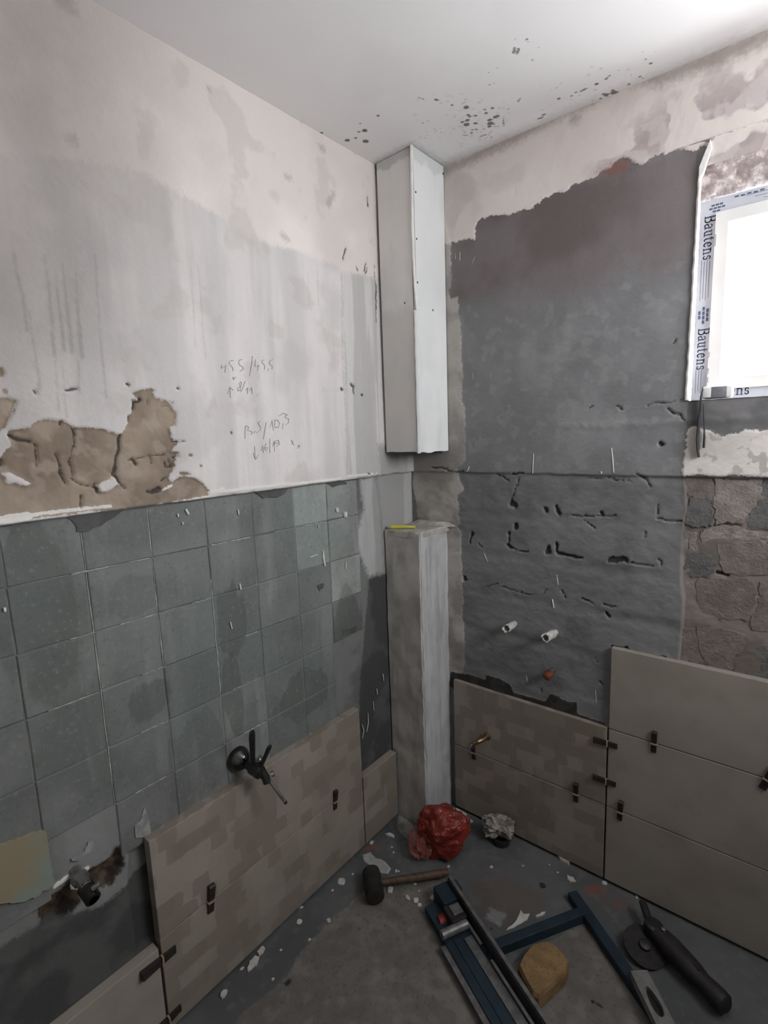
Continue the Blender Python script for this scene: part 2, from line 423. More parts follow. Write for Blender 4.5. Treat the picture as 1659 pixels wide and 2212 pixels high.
tan_gaps = [z3([(10, 965), (50, 965), (100, 990), (130, 1010), (110, 1025), (70, 1010), (30, 1010)]), z3([(420, 1020), (470, 990), (500, 980), (520, 1010), (480, 1035), (440, 1050)]), z3([(0, 850), (40, 838), (50, 845), (20, 872), (0, 878)])]
ZC = (680, 600)
def d_left(U, V):
    A = {}; noise_fields(A, U, V, 100); U0, V0 = U, V
    w = (fbm(U*60, V*60, 3)-.5)*.010
    st = L2([(-200, 330), (165, 345), (300, 368), (350, 393), (425, 438), (500, 483), (530, 508), (590, 530), (635, 538), (690, 560), (732, 575), (745, 590), (790, 597), (812, 603), (830, 800), (830, 1060), (-200, 1200)])
    A['stain'] = sd_poly(U, V, st, .08)+w
    A['painted_falloff'] = sd_poly(U, V, L2([(-250, -300), (200, -200), (330, 100), (330, 420), (230, 700), (60, 860), (-250, 900)]), .3)  # lens falloff at the upper left, painted in as darker plaster
    t = sd_polys(U, V, [L2(tan_main), L2(tan_two)]+[L2(b) for b in tan_bits])
    for g in tan_gaps: t = np.minimum(t, -sd_poly(U, V, L2(g)))
    A['tan'] = t+w*.5
    dr = [([(190, 20), (215, 200), (230, 400), (240, 460)], .004), ([(240, 100), (262, 280), (280, 430)], .003), ([(270, 60), (295, 260), (315, 440)], .003), ([(320, 20), (340, 240), (358, 465)], .0035), ([(405, 20), (425, 200), (440, 400), (462, 640)], .003), ([(815, 30), (835, 250), (845, 420)], .002), ([(850, 60), (870, 240), (890, 470)], .002), ([(60, 20), (90, 200), (115, 350)], .005), ([(120, 260), (150, 420), (175, 600)], .003), ([(1330, 100), (1335, 240)], .0015), ([(1372, 90), (1375, 240)], .002), ([(340, 480), (345, 620)], .002), ([(380, 640), (390, 740)], .002), ([(395, 640), (410, 740)], .0015), ([(270, 480), (290, 720)], .002), ([(240, 480), (258, 700)], .002),
          ([(1475, 95), (1478, 300), (1485, 560), (1500, 760), (1502, 970)], .003), ([(1525, 150), (1535, 450), (1540, 905)], .002), ([(1565, 640), (1575, 800), (1588, 1000), (1592, 1150)], .002), ([(1595, 560), (1600, 740)], .0015), ([(1510, 170), (1515, 380)], .0015)]
    wu = U+.010*(fbm(U*9, V*7, 77)-.5); A['drip'] = sd_lines(wu, V, [(L2(z3(p)), (r*.5, r)) for p, r in dr])+.006*(fbm(U*14, V*5, 78)-.6)
    A['strip'] = sd_poly(U, V, L2(z3([(1478, 95), (1590, 112), (1640, 125), (1660, 990), (1590, 985), (1502, 972), (1490, 560)])))
    led = LEDGE+.008*(fbm(U*18, V*0+.3, 8)-.5)
    A['cement'] = np.clip(led-V, -.06, .06)
    A['strip2'] = sd_polys(U, V, [L2([(780, 1034), (815, 1024), (826, 1110), (832, 1235), (800, 1247), (770, 1165), (790, 1100)], -.01), L2([(815, 960), (905, 960), (912, 1150), (835, 1150), (822, 1030)])])
    A['freshcement_falloff'] = np.maximum(sd_poly(U, V, L2([(800, 1250), (870, 1230), (880, 1780), (770, 1800), (780, 1480)], -.012)), sd_poly(U, V, [(1.16, .50), (1.30, .47), (1.42, .53), (1.75, .55), (1.75, -.1), (1.16, -.1)])-.01)  # lower-left polygon darkens the colour for lens falloff; the other is fresh cement
    A['hole'] = sd_polys(U, V, [L2(z7([(150, 610), (260, 545), (330, 480), (420, 440), (480, 400), (500, 350), (530, 370), (540, 440), (480, 530), (440, 520), (380, 540), (330, 620), (260, 690), (180, 720)]), -.018)])
    cr = [([(325, 770), (320, 850), (305, 920), (315, 990), (370, 1015), (420, 1030), (436, 1052)], .0022), ([(520, 805), (514, 870), (508, 930), (500, 970), (520, 1000)], .0045), ([(155, 840), (160, 890), (166, 935)], .0025), ([(245, 880), (262, 940), (270, 980), (290, 1010)], .003), ([(40, 800), (90, 822), (135, 830)], .004), ([(560, 912), (640, 895), (720, 880)], .002), ([(355, 1060), (356, 1118)], .003), ([(690, 1030), (670, 1045), (700, 1040)], .006), ([(640, 1042), (690, 1050)], .003), ([(320, 770), (330, 800)], .003), ([(575, 690), (580, 660), (610, 650), (606, 640)], .004), ([(556, 720), (560, 740)], .003), ([(575, 905), (590, 925)], .005), ([(650, 892), (658, 925)], .0018), ([(735, 905), (745, 935), (715, 940), (720, 915)], .0025), ([(700, 1000), (720, 985)], .003), ([(410, 1015), (425, 1045)], .003), ([(520, 1000), (545, 1030)], .002), ([(265, 735), (262, 750)], .003), ([(5, 905), (14, 930)], .004),
          ([(640, 640), (645, 675)], .0012), ([(700, 672), (730, 675)], .0015), ([(745, 825), (775, 830), (800, 830)], .0022), ([(755, 900), (775, 890)], .0025),
          ([(1480, 600)], .010), ([(1520, 582), (1530, 592)], .006), ([(1528, 600), (1530, 620)], .004), ([(1565, 625)], .006), ([(770, 598)], .005), ([(556, 582)], .004), ([(1112, 632)], .0025), ([(1000, 787), (1001, 793)], .0025), ([(290, 608), (330, 598)], .003), ([(150, 605), (158, 625)], .003), ([(1290, 846), (1291, 862)], .002), ([(1575, 90), (1585, 60)], .004), ([(1540, 70), (1548, 85)], .003), ([(1590, 75), (1580, 105)], .003), ([(1620, 60), (1625, 150)], .0025), ([(1627, 150), (1630, 310)], .005), ([(1590, 965), (1600, 968)], .004), ([(1622, 965)], .004)]
    wu = U+.010*(fbm(U*45, V*45, 79)-.5); wv = V+.010*(fbm(U*45+9, V*45, 80)-.5)
    c = sd_lines(wu, wv, [(L2(z3(p)), r*.8 if not isinstance(r, tuple) else r) for p, r in cr])
    cr1 = [([(430, 0), (480, 30), (520, 48), (550, 70), (600, 90), (640, 118)], (.002, .008)), ([(1590, 850), (1592, 890)], .004), ([(1500, 1075), (1485, 1119)], .003)]
    c = np.maximum(c, sd_lines(wu, wv, [(L2(z1(p)), r) for p, r in cr1]))
    A['crack'] = c
    sm = [([(1385, 630), (1398, 645)], .010), ([(690, 105), (750, 160)], .012), ([(1255, 770), (1240, 760)], .006), ([(1220, 1015), (1245, 1040)], .006), ([(265, 0), (285, 0)], .016), ([(320, 50)], .008), ([(305, 605)], .012), ([(905, 385)], .006), ([(1440, 840), (1420, 880)], .010), ([(1300, 520)], .004), ([(1590, 670), (1530, 655)], .003)]
    A['smudge'] = sd_lines(wu, wv, [(L2(z1(p)), r) for p, r in sm])
    ch = [([(905, 1048), (1010, 1038), (1150, 1022), (1300, 1008), (1470, 988)], .004), ([(0, 1170), (55, 1155), (180, 1140), (350, 1120), (480, 1108)], .004), ([(0, 1172), (60, 1160), (120, 1150)], .009), ([(700, 1040), (745, 1018)], .003), ([(940, 1040), (960, 1030)], .004), ([(1500, 978), (1630, 965)], .003)]
    A['chip'] = np.maximum(sd_lines(U, V, [(L2(z3(p)), r) for p, r in ch]), sd_lines(U, V, [(L2(z7(p), -.018), r) for p, r in [([(240, 525), (290, 490), (330, 472)], .006), ([(360, 460), (375, 452)], .006), ([(330, 540), (345, 545)], .008)]]))
    D = .006*(fbm(U*2.5, V*2.5, 1)-.5)+.0022*(fbm(U*22, V*22, 2)-.5)
    tm = smooth(A['tan'], -.002, .003)
    D = D-tm*(.006-.006*(fbm(U*35, V*35, 5)-.4))
    cm = smooth(A['cement'], -.001, .003)
    D = D*(1-cm)+cm*(-.018+.0012*(fbm(U*40, V*40, 6)-.5))
    D = D-.007*smooth(A['crack'], -.002, .002)-.02*smooth(A['hole'], 0, .02)*(.6+fbm(U*50, V*50, 9))*cm
    D = D+.002*smooth(A['chip'], -.002, .001)
    D = D-.016*smooth(sd_poly(U, V, [(1.10, .555), (1.235, .555), (1.25, .45), (1.245, .26), (1.10, .26)]), -.002, .02)
    return D, A
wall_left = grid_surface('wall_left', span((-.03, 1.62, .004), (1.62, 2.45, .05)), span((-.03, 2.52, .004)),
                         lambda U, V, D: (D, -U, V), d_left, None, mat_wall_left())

# ---- right wall: u = x
def d_right(U, V):
    A = {}; noise_fields(A, U, V, 200)
    w = (fbm(U*60, V*60, 31)-.5)*.012
    w = w+(fbm(U*22, V*22, 32)-.5)*.034
    up = R2(z2([(200, 1055), (290, 1052), (320, 1040), (390, 1025), (392, 990), (405, 965), (430, 950), (480, 945), (550, 920), (640, 895), (690, 870), (720, 855), (770, 830), (850, 790), (930, 740), (980, 705), (1010, 685), (1040, 680), (1100, 690), (1180, 670), (1230, 655), (1280, 640), (1330, 640), (1380, 625), (1400, 640), (1405, 800), (1800, 760)]))+[(2.4, 2.2), (2.4, 2.7), (-.1, 2.7), (-.1, 1.98)]
    A['upper'] = sd_poly(U, V, up, .08)+w
    A['scuffed'] = sd_poly(U, V, R2(z2([(940, 730), (1010, 620), (1120, 540), (1380, 390), (1700, 230)]))+[(2.4, 2.46), (2.4, 2.0)]+R2(z2([(1700, 830), (1400, 830), (1390, 640), (1180, 680), (1010, 690)])), .12)
    A['mott'] = np.clip((fbm(U*13+.05*fbm(U*30, V*30, 66), V*13, 65, 5)-.5)*2.2+.5, 0, 1)
    A['purple'] = sd_poly(U, V, R2([(960, 500), (1100, 400), (1540, 300), (1540, 480), (1480, 560), (1350, 590), (1200, 640), (1060, 655), (965, 670)]), .12)+.10*(fbm(U*9, V*9, 95)-.5)
    A['rust'] = sd_poly(U, V, R2(z2([(925, 745), (1010, 690), (1060, 690), (1050, 730), (980, 760)])), .03)
    di = [([(270, 735), (370, 690), (410, 665), (550, 605), (700, 520), (800, 470), (900, 430)], .018), ([(1100, 330), (1200, 340), (1310, 300), (1440, 250), (1640, 165)], .02), ([(825, 515)], .014), ([(540, 605)], .01), ([(370, 695), (410, 680)], .006)]
    A['dirt'] = sd_lines(U, V, [(R2(z2(p)), r) for p, r in di], .06)
    A['strip'] = sd_polys(U, V, [R2([(955, 600), (975, 645), (990, 640), (988, 680), (996, 725), (1000, 820), (1003, 880), (1006, 950), (1004, 1000), (990, 1012), (955, 1020)]), R2([(885, 975), (985, 985), (990, 1022), (1000, 1058), (988, 1075), (992, 1112), (998, 1128), (990, 1138), (905, 1150)], .004), R2([(958, 460), (975, 520), (974, 620), (960, 640)]), R2([(985, 1130), (996, 1150), (1004, 1440), (1000, 1460), (965, 1470), (965, 1140)], .006)])
    A['strip'] = A['strip']+w*.6
    A['white'] = np.minimum(sd_poly(U, V, R2([(1478, 1024), (1482, 975), (1485, 940), (1500, 925), (1515, 928), (1540, 932), (1560, 940), (1590, 938), (1610, 930), (1640, 925), (1700, 918)])+[(2.3, 1.55), (2.3, LEDGE+.004), (.965, LEDGE+.004)], .06), .05)+w*.7
    A['lower'] = np.clip(LEDGE-V, -.06, .06)
    A['sill'] = np.minimum(np.clip(U-.962, -.06, .06), np.clip(1.64-V, -.06, .06))
    A['masonry'] = np.minimum(sd_poly(U, V, R2([(1478, 1022), (1482, 1100), (1474, 1140), (1470, 1250), (1476, 1300), (1468, 1400), (1462, 1480)], .006)+[(.96, .2), (2.3, .2), (2.3, LEDGE)], .06), np.clip(LEDGE-V, -.06, .06))
    gl = R2(z6([(285, 760), (290, 700), (370, 712), (440, 735), (445, 712), (500, 730), (545, 755), (560, 790), (700, 830), (720, 795), (740, 800), (765, 815), (800, 830), (835, 830), (835, 880), (960, 925), (960, 990), (300, 780)]), .006)
    A['glue'] = sd_polys(U, V, [gl, R2([(1322, 1392), (1362, 1402), (1362, 1415), (1322, 1405)], .006), R2([(1410, 1414), (1440, 1418), (1440, 1428), (1410, 1424)], .006)])
    cr = [([(540, 100), (535, 150), (570, 175), (625, 185)], .003), ([(535, 150), (550, 165)], .006), ([(705, 165), (708, 185)], .006), ([(745, 150), (750, 185), (800, 200), (850, 208)], .0045), ([(970, 222), (1000, 226), (1030, 218), (1045, 228)], .006), ([(1045, 232), (1120, 240), (1200, 250)], .002), ([(440, 335), (465, 325), (490, 325)], .002), ([(500, 340), (560, 348), (600, 362), (690, 372)], .0015), ([(705, 340), (690, 372)], .0015), ([(765, 350), (785, 388)], .0025), ([(860, 395), (905, 410)], .002), ([(955, 410), (1000, 420)], .003), ([(960, 455), (970, 468)], .006), ([(570, 60), (568, 80)], .006), ([(805, 25), (880, 30), (945, 36), (1005, 30)], .0025), ([(860, 50), (890, 65), (912, 88)], .002), ([(1180, 40), (1220, 50), (1282, 55)], .0025), ([(1130, 90), (1128, 125)], .002), ([(1440, 272), (1480, 285)], .005), ([(1190, 215), (1200, 250)], .002), ([(345, 300), (348, 306)], .007), ([(380, 100), (375, 150)], .0035), ([(410, 150), (430, 165)], .0025), ([(1420, 80), (1470, 68), (1540, 72)], .0025), ([(1200, 640), (1210, 640)], .004), ([(985, 590), (1050, 602)], .004), ([(930, 740), (940, 755)], .003), ([(910, 640), (915, 660)], .002), ([(685, 780), (685, 800)], .002)]
    cr4 = [([(480, 965), (520, 985), (535, 1000)], .002), ([(548, 970), (600, 962)], .004), ([(575, 990), (562, 1035), (552, 1075)], .002), ([(552, 1080), (545, 1105), (565, 1110), (552, 1090)], .0065), ([(690, 1120), (690, 1132)], .006), ([(745, 1115), (748, 1135)], .006), ([(880, 985), (980, 990), (1060, 1000)], .0015), ([(1090, 970), (1130, 990), (1155, 1030)], .002), ([(1180, 1100), (1182, 1140)], .002), ([(1222, 685), (1250, 700), (1280, 710), (1300, 735)], .0025), ([(1130, 670), (1220, 665), (1300, 650)], .0012), ([(270, 955), (340, 955)], .003), ([(200, 940), (240, 945), (280, 950)], .004), ([(940, 1135), (945, 1150)], .004), ([(1200, 828), (1206, 834)], .007), ([(1005, 682), (1030, 685)], .002), ([(900, 680), (880, 690)], .002), ([(1245, 385), (1240, 410)], .0015)]
    wu = U+.022*(fbm(U*40, V*40, 81)-.5); wv = V+.022*(fbm(U*40+9, V*40, 82)-.5)
    A['crack'] = np.maximum(sd_lines(wu, wv, [(R2(z6(p), .006), r*(1.15 if r >= .0045 else .7)) for p, r in cr]), sd_lines(wu, wv, [(R2(z4(p)), r*(1.15 if r >= .0045 else .7)) for p, r in cr4]))+.0012*(fbm(U*30, V*30, 83)-.6)
    D = .006*(fbm(U*3, V*3, 41)-.5)+.0016*(fbm(U*20, V*20, 42)-.5)+.0008*(fbm(U*60, V*60, 43)-.5)
    D = D+.003*smooth(A['upper'], -.001, .003)+.002*smooth(A['strip'], -.001, .003)+.003*smooth(A['white'], -.001, .003)
    # trowel ridge under the sill line
    ridge = np.exp(-((V-(1.575+.03*(fbm(U*6, V*0, 50)-.5)))/.012)**2)*smooth(U, .45, .75)
    D = D+.004*ridge*(fbm(U*40, V*40, 51))
    low = smooth(LEDGE+.004*(fbm(U*25, V*0, 44)-.5)-V, -.001, .003)
    course = np.abs(((V-.20)/.152) % 1.0-.5)*2
    D = D-low*(.004+.004*smooth(course, .6, 1.0)*fbm(U*12, V*12, 45)-.006*(fbm(U*9, V*11, 46)-.5)-.0022*(fbm(U*34, V*50, 47)-.5))
    D = D-.008*smooth(A['crack'], -.002, .002)+.002*smooth(A['glue'], -.001, .002)-.006*smooth(A['masonry'], 0, .004)
    return D, A
us_r = np.unique(np.concatenate([span((-.03, .96, .004)), span((WX0, 1.27, .004)), span((1.27, WX1, .03)), span((WX1, 2.1, .03))]).round(5))
vs_r = np.unique(np.concatenate([span((-.03, WZ0-.002, .004)), span((WZ0, WZ1, .004)), span((WZ1+.003, 2.52, .004))]).round(5))
wall_right = grid_surface('wall_right', us_r, vs_r, lambda U, V, D: (U, -D, V), d_right, None, mat_wall_right(), hole=(WX0, WX1, WZ0, WZ1))

# ---- ceiling
SP = [(390, 527, 15), (297, 511, 8), (402, 577, 9), (413, 588, 9), (452, 583, 9), (400, 612, 12), (364, 625, 10), (393, 642, 16), (452, 634, 11), (478, 638, 4), (513, 542, 7), (522, 566, 9), (563, 533, 10), (583, 592, 13), (600, 585, 10), (545, 612, 12), (550, 635, 16), (545, 655, 11), (575, 640, 6), (580, 655, 5), (605, 655, 4), (635, 630, 6), (638, 605, 5), (670, 540, 7), (676, 567, 5), (430, 678, 7), (452, 673, 6), (463, 677, 6), (425, 697, 8), (392, 713, 7), (378, 697, 5), (375, 713, 5), (487, 690, 4), (512, 672, 5), (512, 742, 5), (519, 712, 5), (490, 723, 5), (545, 697, 5), (558, 727, 5), (550, 708, 4), (380, 742, 4), (390, 746, 4), (500, 720, 4), (345, 550, 4), (260, 577, 4), (130, 715, 4), (222, 694, 4), (545, 378, 6), (578, 365, 5), (537, 295, 5), (490, 390, 3), (448, 345, 3), (598, 265, 4), (597, 278, 3), (613, 292, 3), (715, 78, 6), (793, 78, 8), (800, 94, 6), (868, 132, 5), (828, 215, 6), (760, 248, 4), (793, 185, 3), (628, 213, 3), (826, 110, 3), (1006, 470, 10), (1090, 452, 8), (1117, 428, 8), (1256, 373, 11), (1318, 340, 8), (1348, 292, 4), (1401, 283, 5), (1470, 376, 8), (1483, 312, 4), (1543, 325, 8), (1560, 335, 5), (1615, 237, 9), (1578, 210, 7), (1560, 160, 4), (1643, 160, 4), (1594, 22, 5), (1645, 85, 4), (1320, 445, 13), (1300, 440, 8), (1335, 460, 7), (1283, 470, 8), (1270, 498, 9), (1370, 430, 16), (1390, 435, 12), (1408, 437, 7), (1360, 415, 8), (1385, 500, 11), (1230, 482, 5), (1146, 450, 5), (1016, 497, 3), (1088, 476, 4), (895, 545, 4), (768, 600, 3), (640, 650, 4), (590, 660, 3), (570, 610, 4), (350, 440, 4), (366, 440, 3), (300, 443, 4), (503, 468, 3), (530, 482, 3), (590, 462, 3), (105, 632, 5), (62, 613, 4), (450, 790, 3), (355, 790, 4), (328, 795, 3)]
def d_ceil(U, V):
    A = {}; noise_fields(A, U, V, 300)
    sp = [([tuple(onF((880+x/3.072, 60+y/3.072), ROOM_H)[:2])], 0.0) for x, y, r in SP]
    lines = []
    for (x, y, r) in SP:
        a = onF((880+(x-r)/3.072, 60+y/3.072), ROOM_H); b = onF((880+(x+r)/3.072, 60+y/3.072), ROOM_H)
        lines.append(([tuple(onF((880+x/3.072, 60+y/3.072), ROOM_H)[:2])], float(np.linalg.norm(a-b))/2*1.25))
    st = [((712, 135), (704, 165), 7), ((740, 140), (730, 172), 6), ((748, 468), (734, 488), 6), ((868, 605), (900, 594), 6), ((895, 582), (912, 574), 6), ((1150, 422), (1185, 403), 7), ((1310, 343), (1345, 315), 5), ((70, 462), (115, 476), 3), ((185, 475), (203, 480), 7), ((480, 725), (520, 708), 4), ((636, 615), (640, 640), 5)]
    for a, b, r in st:
        p = onF((880+a[0]/3.072, 60+a[1]/3.072), ROOM_H); q = onF((880+b[0]/3.072, 60+b[1]/3.072), ROOM_H)
        lines.append(([tuple(p[:2]), tuple(q[:2])], r/3.072*.0016))
    for p, r in [((790, 305), 6), ((788, 282), 5), ((750, 303), 5), ((768, 298), 3), ((775, 285), 3), ((817, 250), 3), ((778, 267), 2), ((695, 287), 3)]:
        lines.append(([tuple(onF(p, ROOM_H)[:2])], r*.0017))
    A['speck'] = sd_lines(U, V, lines)
    A['faint'] = sd_lines(U, V, [([tuple(onF((880+x/3.072+dx, 60+y/3.072+dy), ROOM_H)[:2])], .002+.001*(k % 3)) for k, (x, y, dx, dy) in enumerate([(random.uniform(330, 680), random.uniform(480, 780), random.uniform(-4, 4), random.uniform(-4, 4)) for _ in range(70)]+[(random.uniform(20, 330), random.uniform(430, 760), 0, 0) for _ in range(25)]+[(random.uniform(800, 1500), random.uniform(250, 560), 0, 0) for _ in range(20)])])
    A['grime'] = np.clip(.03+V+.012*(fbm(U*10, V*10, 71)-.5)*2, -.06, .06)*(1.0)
    A['grey'] = sd_lines(U, V, [([(.0, -.185), (.17, -.2), (.175, 0)], .012)], .06)
    return .003*(fbm(U*3, V*3, 70)-.5), A
ceiling = grid_surface('ceiling', span((-.05, 1.25, .005), (1.25, 2.1, .05)), span((-2.45, -.75, .05), (-.75, .03, .005)),
                       lambda U, V, D: (U, V, ROOM_H+D), d_ceil, None, mat_ceiling())

# ---- floor
def d_floor(U, V):
    A = {}; noise_fields(A, U, V, 400)
    w = (fbm(U*40, V*40, 61)-.5)*.02
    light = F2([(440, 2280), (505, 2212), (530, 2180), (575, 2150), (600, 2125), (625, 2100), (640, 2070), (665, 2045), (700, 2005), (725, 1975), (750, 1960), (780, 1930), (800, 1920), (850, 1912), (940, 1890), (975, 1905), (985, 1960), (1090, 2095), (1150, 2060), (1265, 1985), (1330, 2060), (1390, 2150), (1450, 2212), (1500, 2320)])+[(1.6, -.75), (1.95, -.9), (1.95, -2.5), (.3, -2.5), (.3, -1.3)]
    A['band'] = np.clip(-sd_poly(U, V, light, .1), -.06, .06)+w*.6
    A['brown'] = sd_polys(U, V, [F2([(1010, 1905), (1080, 1890), (1180, 1930), (1180, 1960), (1090, 2000), (1040, 1985)]), F2([(1270, 1920), (1350, 1940), (1370, 1975), (1300, 1960)])], .06)
    A['dust'] = sd_polys(U, V, [F2([(862, 1760), (885, 1775), (905, 1800), (900, 1830), (880, 1815), (858, 1790)]), F2([(980, 1745), (1005, 1755), (1020, 1775), (990, 1770), (975, 1760)]), F2([(1060, 1960), (1095, 1975), (1080, 2000), (1050, 1985)])], .03)
    A['rust'] = sd_lines(U, V, [(F2([(1275, 1922), (1295, 1920)]), .018), (F2([(1335, 1955)]), .012), (F2([(790, 1835), (810, 1828)]), .012)], .04)
    A['pit'] = sd_lines(U, V, [(F2([(620, 2122), (624, 2118)]), .007), (F2([(1172, 1912)]), .011), (F2([(680, 2090)]), .003), (F2([(1062, 2006)]), .004), (F2([(1280, 2160)]), .006), (F2([(1290, 2165), (1300, 2172)]), .004)], .03)
    # grime gap along the tiles
    D = .004*(fbm(U*4, V*4, 62)-.5)+.0025*(fbm(U*40, V*40, 63)-.5)
    D = D+.002*smooth(A['band'], -.002, .003)-.005*smooth(A['pit'], -.002, .003)
    return D-.0015, A
floor = grid_surface('floor', span((-.05, 1.32, .005), (1.32, 2.1, .05)), span((-2.45, -1.3, .05), (-1.3, .05, .005)),
                     lambda U, V, D: (U, V, D), d_floor, None, mat_floor())

# ---- walls behind the camera
m_plain = Mat('plain_old_plaster', .92); m_plain.color(m_plain.vary((.56, .53, .50), (.46, .43, .41), 3, detail=5)); m_plain.bump(m_plain.noise(50, 5), .3, .003)
def shell_wall(name, c, size):
    o = MB().box(c, size).build(name, m_plain.m); prop(o, kind='structure'); return o
shell_wall('wall_back', (1.03, -2.47, 1.25), (2.2, .08, 2.62))
mb = MB()
for y0, y1, z0, z1 in ((-2.5, .08, -.06, TZ0), (-2.5, .08, TZ1, 2.56), (-2.5, TY0, TZ0, TZ1), (TY1, .08, TZ0, TZ1)):
    mb.box((SX+.04, (y0+y1)/2, (z0+z1)/2), (.08, y1-y0, z1-z0))
prop(mb.build('wall_side', m_plain.m), kind='structure')

# ================================================================== pieces of the left wall
MBED = mat_bed('old_tile_adhesive_bed', 1.0); MBEDP = mat_bed('limewashed_tile_bed', 1.55)
cols = [.328, .482, .631, .787, .940, 1.096, 1.250, 1.403, 1.556, 1.71]
rows = [LEDGE-.004, 1.286, 1.140, .995, .848, .700, .556]
rb = random.Random(5)
def bed(u0, u1, v0, v1, mat):
    g = .0015; j = lambda: rb.uniform(-.0012, .0012)
    P = [(u0+g+j(), v0+g+j()), ((u0+u1)/2+j(), v0+g+j()), (u1-g+j(), v0+g+j()), (u1-g+j(), (v0+v1)/2+j()), (u1-g+j(), v1-g+j()), ((u0+u1)/2+j(), v1-g+j()), (u0+g+j(), v1-g+j()), (u0+g+j(), (v0+v1)/2+j())]
    h = -.0156+rb.uniform(-.0008, .0010); t1, t2 = rb.uniform(-.006, .006), rb.uniform(-.006, .006)
    cu, cv = (u0+u1)/2, (v0+v1)/2
    MB().prism(P, -.022, h, lambda a, b, q: (q+((a-cu)*t1+(b-cv)*t2 if q > -.02 else 0), -a, b), .03, .0018).build('tile_bed', mat, wall_left)
for ci in range(len(cols)-1):
    for ri in range(len(rows)-1):
        u0, u1, v1, v0 = cols[ci], cols[ci+1], rows[ri], rows[ri+1]
        if u0 > 1.60: continue
        if v1 < .58 and .38 < u1 and u0 < 1.20: continue
        if ri == 5 and u0 > 1.2 and u1 < 1.45: continue
        if ci == 0 and ri >= 4: continue
        bed(u0, u1, v0, v1, MBEDP if (ci == 0 and ri < 3) or (ci == 1 and ri < 2) else MBED)

Mridge = simple('pale_joint_mortar', (.40, .40, .385), (.27, .27, .262), 60, .9, bump=.2)
for a, b in [((1.25, 1.405), (1.25, .70)), ((1.096, 1.41), (1.096, 1.0)), ((.94, 1.19), (.94, .86)), ((1.10, 1.286), (1.28, 1.286)), ((.80, 1.286), (.93, 1.286)), ((1.10, 1.14), (1.19, 1.14)), ((.94, 1.14), (1.0, 1.14)), ((1.255, .995), (1.36, .995)), ((1.09, .996), (1.15, .996)), ((.80, .995), (.845, .995)), ((1.10, .849), (1.17, .849)), ((.80, .849), (.90, .849)), ((1.25, 1.14), (1.30, 1.14)), ((.80, .70), (.88, .70)), ((.49, 1.286), (.60, 1.286)), ((1.12, .70), (1.2, .70))]:
    n = 14; r = random.Random(int(a[0]*1000+b[1]*77)); hz = abs(a[1]-b[1]) < .01
    pts = [(-.0165+r.uniform(-.0004, .0006), -(a[0]+(b[0]-a[0])*i/n+(0 if hz else r.uniform(-.0007, .0007))), a[1]+(b[1]-a[1])*i/n+(r.uniform(-.0007, .0007) if hz else 0)) for i in range(n+1)]
    MB().tube(pts, [max(.0004, .0018+r.uniform(-.0012, .0006)) for _ in pts], 5).build('joint_ridge', Mridge, wall_left)

def outline_patch(name, pts, h0, h1, wall, mat, parent, seed=0, amp=.004, sub=5):
    """a thin slab of plaster with a ragged outline lying on a wall"""
    r = random.Random(seed); Q = []
    for i in range(len(pts)):
        a = pts[i]; b = pts[(i+1) % len(pts)]
        for k in range(sub):
            t = k/sub; Q.append((a[0]+(b[0]-a[0])*t+r.uniform(-amp, amp), a[1]+(b[1]-a[1])*t+r.uniform(-amp, amp)))
    fn = (lambda a, b, h: (h, -a, b)) if wall == 'L' else (lambda a, b, h: (a, -h, b))
    return MB().prism(Q, h0, h1, fn, .012, .002).build(name, mat, parent)
Mc = Mat('yellowed_cream_glaze', .6, spec=.4)
Mc.color(Mc.mix(Mc.mr(Mc.noise(7, 4, off=2.), .45, .62), (.24, .205, .135), (.195, .235, .21))); Mc.bump(Mc.noise(40, 4), .2, .002)
outline_patch('plaster_patch', L2(z7([(-60, 390), (0, 350), (60, 330), (130, 305), (180, 285), (205, 300), (222, 420), (235, 525), (190, 550), (150, 580), (90, 600), (0, 605), (-60, 640)]), -.01), -.02, -.009, 'L', Mc.m, wall_left, 3, .0018)
Mlight = simple('light_lime_plaster', (.29, .295, .29), (.19, .195, .19), 40, .9, bump=.3, dist=.002)
outline_patch('plaster_patch', L2(z7([(580, 270), (610, 245), (620, 190), (640, 215), (655, 290), (660, 310), (590, 320)]), -.012), -.02, -.012, 'L', Mlight, wall_left, 4, .002, 3)
outline_patch('plaster_patch', L2(z7([(310, 415), (340, 395), (365, 380), (380, 345), (400, 335), (405, 355), (390, 385), (345, 415), (320, 425)]), -.012), -.02, -.0125, 'L', Mlight, wall_left, 5, .002, 3)

Mrem = simple('dark_adhesive_remnant', (.095, .096, .094), (.07, .071, .07), 20, .85, bump=.3, dist=.002)
for k, q in enumerate([z5([(290, 40), (345, 0), (560, -12), (500, 30), (440, 70), (380, 95), (335, 100), (320, 60)]), z3([(1090, 1036), (1250, 1020), (1240, 1045), (1200, 1070), (1140, 1072), (1110, 1055)]), z3([(1410, 1004), (1490, 996), (1500, 1010), (1440, 1022)]), z5([(1372, 330), (1400, 320), (1398, 340), (1380, 352)]), z5([(1480, 524), (1545, 504), (1540, 530), (1485, 545)])]):
    outline_patch('adhesive_patch', L2(q, -.012), -.02, -.0128, 'L', Mrem, wall_left, 40+k, .002, 3)

